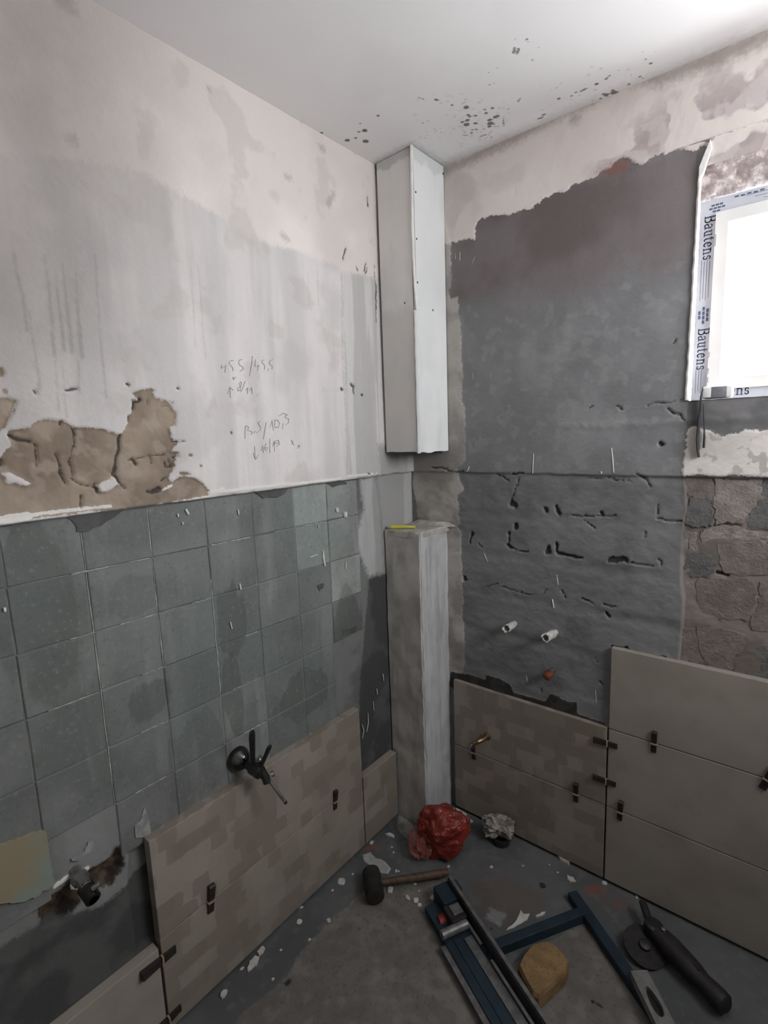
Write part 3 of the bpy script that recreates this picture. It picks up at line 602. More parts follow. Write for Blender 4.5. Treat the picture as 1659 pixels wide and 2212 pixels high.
# glazed new tiles ----------------------------------------------------
def mat_tile(name, decor):
    M = Mat(name, .42, spec=.45)
    p = M.n('ShaderNodeSeparateXYZ'); M.put(p.inputs[0], M.pos())
    a = M.math('ADD', p.outputs[0], p.outputs[1]); b = p.outputs[2]
    base = M.vary((.30, .27, .235), (.27, .24, .208), 6, detail=2)
    if decor:
        base = M.vary((.295, .254, .218), (.255, .219, .188), 4, detail=2)
        for k, (ca, cb, seed, thr, col, fac) in enumerate([(.105, .0477, 1.7, .62, (.20, .167, .14), .75), (.21, .0954, 7.3, .62, (.225, .19, .158), .7), (.105, .0954, 4.1, .68, (.31, .272, .235), .55), (.0525, .0477, 9.9, .74, (.20, .168, .14), .7)]):
            wob = M.math('MULTIPLY_ADD', M.noise(26, 2), .08, -.04)
            fb = M.math('ADD', M.math('DIVIDE', b, cb), M.math('MULTIPLY', wob, 3.0))
            row = M.math('FLOOR', fb)
            fa = M.math('ADD', M.math('ADD', M.math('DIVIDE', a, ca), M.math('MULTIPLY', row, .37)), M.math('MULTIPLY', wob, 4.0))
            colm = M.math('FLOOR', fa)
            cv = M.n('ShaderNodeCombineXYZ'); M.put(cv.inputs[0], colm); M.put(cv.inputs[1], row); cv.inputs[2].default_value = seed
            wn = M.n('ShaderNodeTexWhiteNoise', noise_dimensions='3D'); M.put(wn.inputs['Vector'], cv.outputs[0])
            # rounded ends to each stroke
            ea = M.math('ABSOLUTE', M.math('SUBTRACT', M.math('FRACT', fa), .5)); eb = M.math('ABSOLUTE', M.math('SUBTRACT', M.math('FRACT', fb), .5))
            rr = M.math('ADD', M.math('POWER', M.math('MULTIPLY', ea, 2.), 6.), M.math('POWER', M.math('MULTIPLY', eb, 2.), 6.))
            inside = M.mr(rr, 1.25, 1.05)
            f = M.math('MULTIPLY', M.math('GREATER_THAN', wn.outputs[0], thr), inside)
            base = M.mix(M.times(f, fac), base, col)
        
    base = M.mix(M.times(M.mr(M.noise(12, 3, .7), .5, .75), .3), base, (.20, .175, .15))
    M.color(base); M.bump(M.noise(120, 3), .08, .001); return M.m
MT_D = mat_tile('decor_ceramic_tile', True); MT_P = mat_tile('plain_ceramic_tile', False)
TX = .015
def tileL(u0, u1, v0, v1, mat):
    g = .0012; MB().box(((TX-.012)/2-.002, -(u0+u1)/2, (v0+v1)/2), (TX+.016, u1-u0-2*g, v1-v0-2*g), bev=.0022).build('wall_tile', mat, wall_left)
def tileR(x0, x1, v0, v1, mat):
    g = .0012; MB().box(((x0+x1)/2, -(TX-.010)/2, (v0+v1)/2), (x1-x0-2*g, TX+.010, v1-v0-2*g), bev=.0022).build('wall_tile', mat, wall_right)
R0, R1, R2z, R3 = .012, .2895, .5745, .8600
tileL(.403, 1.1955, R0, R1, MT_D); tileL(.403, 1.1955, R1, R2z, MT_D); tileL(.197, .400, R0, R1+.002, MT_D)
tileL(1.1995, 1.99, R0, R1-.02, MT_P)
XJ = .779
tileR(.178, XJ-.0022, R0, R1+.004, MT_D); tileR(.178, XJ-.0022, R1+.004, .577, MT_D)
tileR(XJ+.0014, 1.57, R0, R1+.004, MT_P); tileR(XJ+.0014, 1.57, R1+.004, .5765, MT_P); tileR(XJ+.0014, 1.57, .5765, .861, MT_P)

# masonry blocks bared under the window --------------------------------
def mat_block(name, a, b):
    M = Mat(name, .93); c = M.vary(a, b, 22, detail=4, rough=.7)
    c = M.mix(M.times(M.mr(M.noise(45, 5, .7), .55, .7), .4), c, tuple(x*.5 for x in a))
    M.color(c); M.bump(M.math('ADD', M.noise(40, 6, .7), M.times(M.noise(160, 3), .4)), .6, .005); return M.m
MB1 = mat_block('brown_block', (.225, .19, .172), (.155, .13, .118)); MB2 = mat_block('pale_block', (.30, .265, .25), (.19, .168, .157)); MB3 = mat_block('dark_mortar', (.15, .143, .141), (.105, .10, .098))
def block(pts, mat, seed, h=.004):
    P = R2(zz(1440, 1000, 4.607, pts), .008); outline_patch('masonry_block', P, -.024, -.0100+h*.30, 'R', mat, wall_right, seed, .005, 5)
block([(175, 130), (440, 120), (462, 240), (455, 350), (230, 340), (180, 300)], MB1, 1, .002)
block([(215, 355), (440, 355), (462, 430), (455, 620), (300, 655), (180, 610), (180, 500)], MB3, 2, .005)
block([(478, 140), (700, 175), (950, 150), (940, 300), (820, 480), (760, 580), (480, 610), (470, 400)], MB2, 3, .005)
block([(960, 150), (1200, 150), (1200, 680), (800, 650), (780, 590), (850, 480), (950, 310)], MB3, 4, .003)
block([(170, 700), (290, 690), (310, 860), (200, 920), (160, 850)], MB2, 5, .002)
block([(330, 690), (470, 650), (640, 650), (1000, 690), (1000, 770), (700, 760), (480, 790), (420, 860), (350, 850)], MB2, 6, .001)
block([(160, 960), (260, 890), (420, 900), (500, 1000), (480, 1090), (400, 1140), (240, 1140), (160, 1060)], MB3, 7, .006)
block([(510, 830), (660, 780), (1000, 790), (1200, 800), (1200, 1130), (820, 1130), (610, 1110), (530, 1020)], MB1, 8, .006)
block([(310, 1160), (480, 1140), (800, 1160), (890, 1200), (900, 1340), (850, 1480), (800, 1570), (520, 1560), (340, 1490), (290, 1350)], MB1, 9, .006)
block([(920, 1180), (1200, 1170), (1200, 1680), (840, 1660), (830, 1570), (890, 1450), (930, 1300)], MB1, 10, .003)
block([(180, 1180), (280, 1200), (270, 1350), (220, 1500), (320, 1530), (320, 1600), (180, 1600)], MB2, 11, .001)
block([(300, 1640), (540, 1650), (800, 1720), (820, 1800), (680, 1900), (640, 2100), (430, 2060), (340, 1880)], MB1, 12, .005)
block([(700, 1910), (880, 1820), (1200, 1820), (1200, 2250), (660, 2140), (660, 2000)], MB3, 13, .004)
block([(120, 1640), (280, 1660), (320, 1860), (390, 2010), (110, 1960)], MB1, 14, .003)

# pencil notes on the left wall -----------------------------------------
Mp = simple('pencil_graphite', (.20, .195, .195), (.34, .33, .33), 120, .6, bump=0)
def stroke(mb, pts, w, fn, n):
    """flat ribbon of width w following pts; fn(point, normal offset) -> 3D"""
    for i in range(len(pts)-1):
        a = np.array(pts[i]); b = np.array(pts[i+1]); d = b-a; l = np.linalg.norm(d)
        if l < 1e-9: continue
        d = d/l; q = np.array((-d[1], d[0]))*w/2; e = d*w*.35
        P = [a-e+q, b+e+q, b+e-q, a-e-q]; mb.add([fn(p[0], p[1]) for p in P], [(0, 1, 2, 3)])
def wall_disp_left(u, v): D, _ = 0.0, None; return .006*(fbm(np.array([u*2.5]), np.array([v*2.5]), 1)[0]-.5)+.0022*(fbm(np.array([u*22]), np.array([v*22]), 2)[0]-.5)
def note(strokes):
    mb = MB()
    for s in strokes:
        stroke(mb, L2(zz(440, 750, 6.9125, s)), .0017, lambda a, b: (wall_disp_left(a, b)+.0010, -a, b), None)
    link('pencil_note', mb.mesh('pencil_note', fix=False), Mp, wall_left)
note([[(262, 270), (258, 318), (320, 282)], [(327, 268), (312, 378)], [(440, 200), (395, 205), (372, 225), (385, 255), (430, 310), (432, 355)], [(575, 180), (530, 195), (515, 230), (530, 265), (585, 300), (590, 325), (540, 360)], [(726, 135), (715, 250), (680, 432)], [(775, 185), (760, 285), (820, 280)], [(817, 268), (800, 355)], [(895, 190), (865, 205), (872, 240), (910, 270), (905, 330)], [(966, 322), (958, 352)], [(1025, 182), (978, 212), (976, 248), (1025, 290), (1015, 328)]])
note([[(385, 600), (388, 680), (391, 752)], [(348, 695), (385, 600), (435, 642)], [(550, 518), (522, 540), (545, 590), (562, 548), (550, 518)], [(545, 590), (500, 612), (508, 655), (542, 640), (545, 590)], [(616, 508), (580, 610), (548, 672)], [(628, 642), (656, 600), (650, 692)], [(678, 650), (712, 605), (720, 692)]])
note([[(608, 1190), (642, 1172)], [(620, 1180), (610, 1270), (613, 1368)], [(640, 1180), (672, 1195), (650, 1242), (712, 1258), (727, 1280), (702, 1302)], [(762, 1252), (752, 1278)], [(838, 1105), (805, 1132), (840, 1185), (845, 1240), (782, 1280)], [(928, 1125), (905, 1260), (888, 1372)], [(988, 1192), (1016, 1088), (1036, 1242)], [(1062, 1088), (1055, 1195), (1108, 1198), (1132, 1140), (1102, 1090), (1062, 1088)], [(1182, 1138), (1173, 1218)], [(1245, 1008), (1205, 1050), (1268, 1075), (1262, 1130), (1218, 1162)], [(1125, 1025), (1180, 985), (1240, 1010)]])
note([[(755, 1478), (760, 1580), (768, 1682)], [(735, 1578), (768, 1682), (812, 1612)], [(848, 1552), (880, 1470), (886, 1572)], [(930, 1435), (900, 1515), (930, 1542), (952, 1500), (905, 1502)], [(985, 1368), (985, 1572)], [(1028, 1482), (1050, 1400), (1056, 1552)], [(1112, 1388), (1065, 1402), (1070, 1442), (1117, 1430), (1112, 1388), (1132, 1450), (1082, 1482)]])
note([[(1300, 1385), (1318, 1420), (1345, 1462)], [(1328, 1400), (1310, 1450)], [(1427, 1458), (1413, 1512)], [(430, 450), (445, 485), (455, 455), (478, 450)]])

# splashes of white paint -------------------------------------------------
Mw = simple('dried_white_paint', (.70, .69, .67), (.6, .59, .57), 60, .7, bump=0)
def fleck(side, pts, w):
    mb = MB(); P = L2(pts, -.012) if side == 'L' else R2(pts, .002)
    n = len(P)
    for i in range(n-1):
        pass
    if side == 'L': mb.tube([(-.0125, -a, b) for a, b in P], [w*(.5+.5*math.sin(math.pi*(i+.6)/n)) for i in range(n)], 6)
    else: mb.tube([(a, .0, b) if b > LEDGE else (a, .005, b) for a, b in P], [w*(.5+.5*math.sin(math.pi*(i+.6)/n)) for i in range(n)], 6)
    mb.build('paint_splash', Mw, wall_left if side == 'L' else wall_right, True)
for p, w in [([(1397, 180), (1398, 210), (1405, 246)], .004), ([(1495, 230), (1495, 256)], .0025), ([(1036, 322), (1041, 346)], .003), ([(996, 488), (1003, 516)], .0022), ([(1590, 880), (1592, 920), (1585, 962)], .0016), ([(1565, 930), (1572, 955), (1566, 990)], .0018), ([(1655, 712), (1658, 742)], .002), ([(1628, 776), (1631, 800)], .002), ([(1613, 830), (1616, 870)], .0012), ([(20, 425), (22, 442)], .003), ([(768, 20), (771, 32)], .003), ([(788, 55), (791, 66)], .0025), ([(803, 0), (815, 22)], .004), ([(1029, 2), (1032, 22)], .0025), ([(1490, 12), (1493, 32)], .009), ([(1455, -6), (1458, 10)], .007), ([(1376, 68), (1377, 80)], .002), ([(1340, 208), (1372, 196)], .0018)]:
    fleck('L', z5(p), w)
for p, w in [([(430, 190), (437, 210), (447, 228)], .0012), ([(745, 285), (751, 327)], .0025), ([(725, 390), (731, 428)], .0025), ([(612, 715), (616, 740), (618, 758)], .0018), ([(900, 690), (903, 730), (910, 780)], .0011), ([(910, 690), (912, 740), (913, 800), (917, 862)], .0013)]:
    fleck('R', z6(p), w)
for p, w in [([(646, 880), (642, 965)], .0016), ([(983, 855), (988, 905), (992, 962)], .0022), ([(368, 935), (364, 950), (357, 957)], .002), ([(308, 12), (310, 40)], .001), ([(329, 8), (328, 46)], .0015), ([(396, 28), (386, 45), (379, 72)], .0012), ([(937, 957), (940, 972)], .003), ([(384, 505), (384, 560)], .0006)]:
    fleck('R', z4(p), w)

# ================================================================== window
Mreveal = Mat('rough_reveal_plaster', .92)
c = Mreveal.vary((.74, .68, .65), (.36, .30, .295), 14, .42, .58, detail=4, rough=.7)
Mreveal.color(c); Mreveal.bump(Mreveal.noise(30, 7, .7), .7, .008)
def reveal(name, quad, nu, nv, amp, seed):
    a, b, c_, d = [np.array(q) for q in quad]; mb = MB(); nrm = np.cross(b-a, d-a); nrm = nrm/np.linalg.norm(nrm); vs_ = []
    for i in range(nu+1):
        for j in range(nv+1):
            s, t = i/nu, j/nv; p = (a*(1-s)+b*s)*(1-t)+(d*(1-s)+c_*s)*t
            k = fbm(np.array([s*nu*.35+seed]), np.array([t*nv*.35]), seed)[0]-.5
            vs_.append(tuple(p+nrm*amp*k*(1 if 0 < j < nv else .3)))
    fs = [(i*(nv+1)+j, (i+1)*(nv+1)+j, (i+1)*(nv+1)+j+1, i*(nv+1)+j+1) for i in range(nu) for j in range(nv)]
    mb.add(vs_, fs); return link(name, mb.mesh(name, True, fix=False), Mreveal.m, wall_right)
ZT = 2.176
reveal('window_soffit', [(WX0-.06, -.004, 2.300), (WX1+.02, -.004, 2.300), (WX1+.02, WD+.02, ZT+.006), (WX0-.06, WD+.02, ZT+.006)], 70, 18, .030, 3)
reveal('window_jamb', [(WX0-.006, .0, WZ0-.03), (WX0-.006, .0, 2.33), (WX0-.012, WD+.02, 2.33), (WX0-.012, WD+.02, WZ0-.03)], 30, 8, .004, 4)
reveal('window_jamb', [(WX1+.0, -.002, WZ0-.03), (WX1, -.002, 2.33), (WX1, WD+.02, 2.33), (WX1, WD+.02, WZ0-.03)], 30, 8, .004, 5)
reveal('window_ledge', [(WX0-.02, -.004, WZ0), (WX1+.02, -.004, WZ0), (WX1+.02, WD+.02, WZ0-.004), (WX0-.02, WD+.02, WZ0-.004)], 40, 8, .003, 6)
# white bead along the reveal edge
Mbead = simple('white_plaster_bead', (.80, .78, .76), (.7, .68, .66), 40, .8, bump=.2)
mb = MB(); pts = []
for i in range(40):
    t = i/39; z = 1.634+t*(2.215-1.634); pts.append((WX0-.003+.014*t*.4+.0006*math.sin(i*2.1), -.003, z))
mb.tube(pts, [.0045+.0006*math.sin(i*1.7)+.0005*math.sin(i*.6) for i in range(40)], 8)
tr = mb.build('trim_1', Mbead, None, True); prop(tr, kind='structure')
mb = MB(); mb.prism([(0.962, 2.20), (.972, 2.215), (.990, 2.275), (.985, 2.295), (.975, 2.27), (.962, 2.235)], -.002, .010, lambda a, b, h: (a, -h, b), .1, .004)
prop(mb.build('trim_2', Mbead, None, False), kind='structure')

win = bpy.data.objects.new('window_1', None); COL.objects.link(win); win.location = ((WX0+WX1)/2, WD, WZ0); prop(win, kind='structure'); win['label'] = 'white window with taped frame in the right wall'
bpy.context.view_layer.update()
def wpart(mb, name, mat, parent=win, sm=False):
    o = mb.build(name, mat, None, sm); o.parent = parent; o.matrix_parent_inverse = parent.matrix_world.inverted() if parent is win else Matrix.Identity(4)
    if parent is not win: o.matrix_parent_inverse = Matrix.Identity(4)
    return o
Mfilm = simple('protective_film', (.47, .50, .56), (.53, .55, .60), 8, .35, bump=.05, spec=.5)
Mupvc = simple('white_window_plastic', (.72, .72, .71), (.68, .68, .67), 5, .35, bump=0, spec=.5)
Mink = simple('blue_grey_print', (.07, .10, .17), (.10, .13, .2), 60, .6, bump=0)
Mglass = Mat('window_glass'); t = Mglass.t
tb = t.nodes.new('ShaderNodeBsdfTransparent'); gb = t.nodes.new('ShaderNodeBsdfGlossy'); gb.inputs['Roughness'].default_value = .02
ns = t.nodes.new('ShaderNodeTexNoise'); ns.inputs['Scale'].default_value = 3
mp = t.nodes.new('ShaderNodeMapRange'); mp.inputs[3].default_value = .04; mp.inputs[4].default_value = .07; t.links.new(ns.outputs[0], mp.inputs[0])
mx = t.nodes.new('ShaderNodeMixShader'); t.links.new(mp.outputs[0], mx.inputs[0]); t.links.new(tb.outputs[0], mx.inputs[1]); t.links.new(gb.outputs[0], mx.inputs[2])
t.links.new(mx.outputs[0], t.nodes['Material Output'].inputs['Surface'])
FX0, FX1, FZ0, FZ1 = .956, 1.580, 1.622, ZT
def frame(name, x0, x1, z0, z1, w, y0, y1, mat, bev=.003):
    mb = MB(); yc, dy = (y0+y1)/2, y1-y0
    # mitred members
    for quad in ([(x0, z0), (x0+w, z0+w), (x0+w, z1-w), (x0, z1)], [(x1, z0), (x1, z1), (x1-w, z1-w), (x1-w, z0+w)], [(x0, z1), (x0+w, z1-w), (x1-w, z1-w), (x1, z1)], [(x0, z0), (x1, z0), (x1-w, z0+w), (x0+w, z0+w)]):
        mb.prism(quad, -y1, -y0, lambda a, b, h: (a, -h, b), .0, .0)
    return mb
film = wpart(frame('f', FX0, FX1, FZ0, FZ1, .040, WD, WD+.06, Mfilm), 'outer_frame', Mfilm)
wpart(frame('s', FX0+.040, FX1-.040, FZ0+.040, FZ1-.040, .030, WD-.012, WD+.05, Mupvc), 'sash', Mupvc)
wpart(MB().box(((FX0+FX1)/2, WD+.03, (FZ0+FZ1)/2), (FX1-FX0-.13, .006, FZ1-FZ0-.13)), 'pane', Mglass.m)

w2 = bpy.data.objects.new('fill_window', None); COL.objects.link(w2); prop(w2, kind='structure')  # unseen window added to brighten the corner and right wall
mb = MB()
for quad in ([(TY0, TZ0), (TY0+.04, TZ0+.04), (TY0+.04, TZ1-.04), (TY0, TZ1)], [(TY1, TZ0), (TY1, TZ1), (TY1-.04, TZ1-.04), (TY1-.04, TZ0+.04)], [(TY0, TZ1), (TY0+.04, TZ1-.04), (TY1-.04, TZ1-.04), (TY1, TZ1)], [(TY0, TZ0), (TY1, TZ0), (TY1-.04, TZ0+.04), (TY0+.04, TZ0+.04)]):
    mb.prism(quad, SX+.03, SX+.07, lambda a, b, h: (h, a, b))
mb.build('outer_frame', Mupvc, w2)
MB().box((SX+.05, (TY0+TY1)/2, (TZ0+TZ1)/2), (.006, TY1-TY0-.07, TZ1-TZ0-.07)).build('pane', Mglass.m, w2)

# printed tape: brick mark and lettering, drawn as strokes (thick stems, thin hairlines, serifs)
def arc(cx, cy, rx, ry, a0, a1, n=8): return [(cx+rx*math.cos(math.radians(a0+(a1-a0)*i/n)), cy+ry*math.sin(math.radians(a0+(a1-a0)*i/n))) for i in range(n+1)]
T, H_ = .16, .06
GL = {
 'B': (.72, [([(.14, 0), (.14, 1)], T), ([(0, .0), (.4, 0)], H_), ([(0, 1), (.4, 1)], H_), ([(.14, .54), (.4, .54)], H_), (arc(.38, .77, .2, .23, 90, -90), .11), (arc(.38, .27, .26, .27, 90, -90), .12)]),
 'a': (.56, [([(.40, 0.05), (.40, .5)], T*.9), (arc(.24, .5, .17, .17, 10, 170), H_*1.2), ([(.40, .38), (.18, .33)], H_), (arc(.18, .17, .14, .17, 90, 300), .1), ([(.22, .02), (.40, .12)], H_), ([(.40, .04), (.54, .02)], H_)]),
 'u': (.64, [([(.14, .2), (.14, .66)], T*.9), ([(0, .66), (.16, .66)], H_), (arc(.28, .2, .15, .19, 180, 300), .09), ([(.48, .0), (.48, .66)], T*.9), ([(.34, .66), (.5, .66)], H_), ([(.48, .0), (.62, .0)], H_)]),
 't': (.42, [([(.17, .14), (.17, .88)], T*.9), ([(.02, .64), (.36, .64)], H_), (arc(.28, .15, .12, .13, 180, 320), .08)]),
 'e': (.56, [(arc(.28, .33, .2, .32, 20, 320, 14), .11), ([(.1, .37), (.46, .37)], H_)]),
 'n': (.66, [([(.14, 0), (.14, .66)], T*.9), ([(0, 0), (.28, 0)], H_), ([(0, .66), (.14, .66)], H_), (arc(.32, .46, .17, .19, 150, 0), .09), ([(.5, 0), (.5, .48)], T*.9), ([(.37, 0), (.64, 0)], H_)]),
 's': (.48, [(arc(.23, .48, .14, .16, 40, 240), .09), (arc(.23, .18, .15, .17, 80, -140), .1), ([(.38, .5), (.38, .62)], H_), ([(.08, .04), (.08, .18)], H_)])}
def letters(word, o, dx, dz, size, mb, y):
    """dx: reading direction, dz: letter-up direction, in the window plane (x, z)"""
    pen = 0.0
    for ch in word:
        wdt, st = GL[ch]
        for pts, w in st:
            P = [(o[0]+((pen+a)*dx[0]+b*dz[0])*size, o[1]+((pen+a)*dx[1]+b*dz[1])*size) for a, b in pts]
            stroke(mb, P, w*size, lambda a, b: (a, y, b), None)
        pen += wdt+.06
    return pen*size
def bars(mb, o, dx, dz, size, y):
    for r, n, off in ((0, 2, .35), (1, 4, 0), (2, 3, .2)):
        for k in range(n):
            a0 = off+k*.42; a1 = a0+.34; b0 = r*.34; b1 = b0+.20
            P = [(o[0]+(a*dx[0]+b*dz[0])*size, o[1]+(a*dx[1]+b*dz[1])*size) for a, b in ((a0, b0), (a1, b0), (a1, b1), (a0, b1))]
            mb.add([(p[0], y, p[1]) for p in P], [(0, 1, 2, 3)])
YT = WD-.0006
def tape(fn):
    mb = MB(); fn(mb); o = link('tape_print', mb.mesh('tape_print', fix=False), Mink, film); return o
down, right = (0, -1), (1, 0)
SZ = .0262
tape(lambda m: letters('Bautens', (FX0+.013, 2.136), down, right, SZ, m, YT))
tape(lambda m: letters('Bautens', (FX0+.011, 1.836), down, right, SZ, m, YT))
tape(lambda m: bars(m, (FX0+.008, 1.895), down, right, .029, YT))
tape(lambda m: bars(m, (FX0+.022, ZT-.034), (1, 0), (0, 1), .023, YT))
tape(lambda m: letters('Bautens', (.982, FZ0+.022), (1, 0), (0, 1), SZ, m, YT))
def fineprint(m):
    for k in range(4): m.box((FX0+.010+k*.0065, YT, 1.968), (.0009, .0002, .11-.01*(k % 2)))
    for k in range(3): m.box((FX0+.010+k*.0065, YT, 1.69), (.0008, .0002, .07-.01*(k % 2)))
    for k in range(3): m.box((1.16+.02*k, YT, ZT-.012-k*.008), (.20, .0002, .0009))
    for k in range(3): m.box((1.24, YT, FZ0+.012+k*.010), (.16, .0002, .0009))
    for k in range(5): m.box((1.04+k*.014, YT, ZT-.008-.001*(k % 2)), (.009, .0002, .004))
tape(fineprint)
Mclipg = simple('grey_plastic_packer', (.35, .37, .36), (.3, .31, .31), 30, .5, bump=0)
for z in (2.065, 1.760, 1.715, 1.69):
    wpart(MB().box((FX0+.0405, WD-.007, z), (.005, .012, .03 if z > 2 else .014)), 'frame_packer', Mclipg)

# ================================================================== boxed-in pipe in the corner
Mboard_l = Mat('white_painted_board', .85)
c = Mboard_l.vary((.82, .81, .79), (.76, .745, .725), 3, detail=3)
c = Mboard_l.mix(Mboard_l.times(Mboard_l.mr(Mboard_l.noise(10, 5, .6, stretch=(1, 1, .25)), .5, .75), .4), c, (.54, .525, .505))
pz = Mboard_l.n('ShaderNodeSeparateXYZ'); Mboard_l.put(pz.inputs[0], Mboard_l.pos())
zn = Mboard_l.math('ADD', pz.outputs[2], Mboard_l.math('MULTIPLY_ADD', Mboard_l.noise(20, 3), .08, -.04))
c = Mboard_l.mix(Mboard_l.times(Mboard_l.mr(zn, 2.03, 1.97), .55), c, Mboard_l.vary((.62, .585, .55), (.55, .53, .50), 9, detail=3))
c = Mboard_l.mix(Mboard_l.times(Mboard_l.mr(zn, 2.462, 2.475), .6), c, (.48, .49, .49))
Mboard_l.color(c); Mboard_l.bump(Mboard_l.noise(60, 4), .1, .002)
Mboard_r = Mat('white_skimmed_board', .8); c = Mboard_r.vary((.76, .765, .765), (.68, .685, .685), 3, detail=3)
c = Mboard_r.mix(Mboard_r.times(Mboard_r.mr(Mboard_r.noise(14, 3, .6, stretch=(1, 1, .2)), .5, .75), .5), c, (.55, .55, .545))
pz = Mboard_r.n('ShaderNodeSeparateXYZ'); Mboard_r.put(pz.inputs[0], Mboard_r.pos())
zn = Mboard_r.math('ADD', pz.outputs[2], Mboard_r.math('MULTIPLY_ADD', Mboard_r.noise(20, 3), .08, -.04))
c = Mboard_r.mix(Mboard_r.times(Mboard_r.mr(zn, 1.97, 2.03), .35), c, (.60, .61, .605))
c = Mboard_r.mix(Mboard_r.times(Mboard_r.mr(zn, 2.455, 2.47), .6), c, (.50, .53, .53))
Mboard_r.color(c); Mboard_r.bump(Mboard_r.noise(60, 4), .1, .002)
Mblack = simple('dark_screw_head', (.03, .028, .026), rough=.5, bump=0)
CX, CY, CZ = .165, -.192, 1.500
pc = thing('pipe_casing', 'white boarded casing hanging from the ceiling in the room corner', 'pipe casing', (CX/2, CY/2, CZ))
bpy.context.view_layer.update()
def child(mb, name, mat, parent, sm=False):
    o = mb.build(name, mat, None, sm); o.parent = parent; o.matrix_parent_inverse = parent.matrix_world.inverted(); return o
def board(x0, y0, x1, y1, th, z0f, z1, n, wob, seed):
    """upright board from plan point 0 to 1, its lower edge ragged"""
    mb = MB(); r = random.Random(seed); d = Vector((x1-x0, y1-y0, 0)); nn = Vector((d.y, -d.x, 0)).normalized()*th
    lo = [z0f+r.uniform(-wob, wob) for _ in range(n+1)]
    P = []
    for i in range(n+1):
        p = Vector((x0, y0, 0))+d*(i/n)
        for off in (Vector((0, 0, 0)), nn):
            P.append((p.x-off.x, p.y-off.y, lo[i])); P.append((p.x-off.x, p.y-off.y, z1))
    fs = []
    for i in range(n):
        a = i*4; b = a+4; fs += [(a, b, b+1, a+1), (a+2, a+3, b+3, b+2), (a, a+2, b+2, b), (a+1, b+1, b+3, a+3)]
    fs += [(0, 1, 3, 2), (n*4, n*4+2, n*4+3, n*4+1)]
    mb.add(P, fs); return mb
fb = child(board(.0105, CY+.007, CX-.010, CY+.001, .012, CZ+.004, 2.498, 8, .0012, 1), 'front_board', Mboard_l.m, pc)
sb = child(board(CX+.004, CY+.004, CX+.004, -.006, .012, CZ, 2.498, 8, .0025, 2), 'side_board', Mboard_r.m, pc)
mb = MB(); pts = [(CX+.001, CY-.001, 2.499), (CX-.001, CY-.001, 2.38), (CX-.003, CY-.0005, 2.25), (CX-.0035, CY+.001, 2.15), (CX+.001, CY, 2.05), (CX+.004, CY+.002, 1.985)]
mb.tube(pts, [.0055, .0055, .005, .0048, .0045, .003], 8); child(mb, 'corner_bead', Mbead, pc, True)
mb = MB(); r = random.Random(9); pts = [(CX-.002, CY+.002, 1.985-.0243*i) for i in range(21)]
mb.tube(pts, [.006+r.uniform(-.001, .0012) for _ in pts], 6); child(mb, 'plastered_edge', Mboard_r.m, pc, True)
for (px, py) in [(900, 516), (902, 610), (935, 670), (898, 415), (957, 375)]:
    p = onL((px, py), CX+.004); child(MB().lathe([(-.003, .0035), (.0006, .0035), (.0012, .002)], p, (1, 0, 0), 10), 'screw', Mblack, sb)
for (px, py) in [(873, 654), (872, 316)]:
    p = onR((px, py), CY-.001); child(MB().lathe([(-.004, .003), (.0006, .003), (.0012, .002)], (p[0], CY+.003, p[2]), (0, -1, 0), 10), 'screw', Mblack, fb)

Mcem_l = Mat('brushed_cement_casing', .9)
c = Mcem_l.vary((.52, .50, .465), (.36, .345, .32), 6, detail=3)
c = Mcem_l.mix(Mcem_l.times(Mcem_l.mr(Mcem_l.noise(26, 6, .65, stretch=(1, 1, .1)), .5, .7), .5), c, (.58, .56, .53))
c = Mcem_l.mix(Mcem_l.times(Mcem_l.mr(Mcem_l.noise(20, 3, .65, stretch=(1, 1, .12), off=5.), .52, .72), .6), c, (.27, .255, .235))
Mcem_l.color(c); Mcem_l.bump(Mcem_l.noise(45, 6), .35, .003)
Mcem_r = Mat('limewashed_cement_casing', .9)
c = Mcem_r.vary((.46, .46, .465), (.36, .36, .368), 7, detail=3)
c = Mcem_r.mix(Mcem_r.times(Mcem_r.mr(Mcem_r.noise(30, 6, .65, stretch=(1, 1, .08)), .40, .70), .6), c, (.60, .60, .60))
c = Mcem_r.mix(Mcem_r.times(Mcem_r.mr(Mcem_r.noise(22, 6, .65, stretch=(1, 1, .1), off=3.), .52, .72), .6), c, (.28, .275, .27))
Mcem_r.color(c); Mcem_r.bump(Mcem_r.noise(45, 6), .35, .003)
lc = thing('pipe_casing', 'grey cement-coated casing standing on the floor in the room corner', 'pipe casing', (.08, -.09, 0)); bpy.context.view_layer.update()
LX, LY, LZ = .150, -.186, 1.206
def slab(fn, nu, nv, seed, amp):
    """rough upright face; fn(s, t, depth) -> point"""
    mb = MB(); V = []; n = (nu+1)*(nv+1)
    for dep in (0, 1):
        for i in range(nu+1):
            for j in range(nv+1):
                s, t = i/nu, j/nv; k = (fbm(np.array([s*6+seed]), np.array([t*30.]), seed)[0]-.5)*amp
                e = (fbm(np.array([t*40.]), np.array([seed*1.]), seed+5)[0]-.5)*.006
                V.append(fn(s, t, k if dep == 0 else -.014, e))
    fs = [(i*(nv+1)+j, (i+1)*(nv+1)+j, (i+1)*(nv+1)+j+1, i*(nv+1)+j+1) for i in range(nu) for j in range(nv)]
    b = [tuple(n+q for q in reversed(f)) for f in fs]
    rim = []
    for i in range(nu): rim += [(i*(nv+1), n+i*(nv+1), n+(i+1)*(nv+1), (i+1)*(nv+1)), (i*(nv+1)+nv, (i+1)*(nv+1)+nv, n+(i+1)*(nv+1)+nv, n+i*(nv+1)+nv)]
    for j in range(nv): rim += [(j, j+1, n+j+1, n+j), (nu*(nv+1)+j, n+nu*(nv+1)+j, n+nu*(nv+1)+j+1, nu*(nv+1)+j+1)]
    mb.add(V, fs+b+rim); return mb
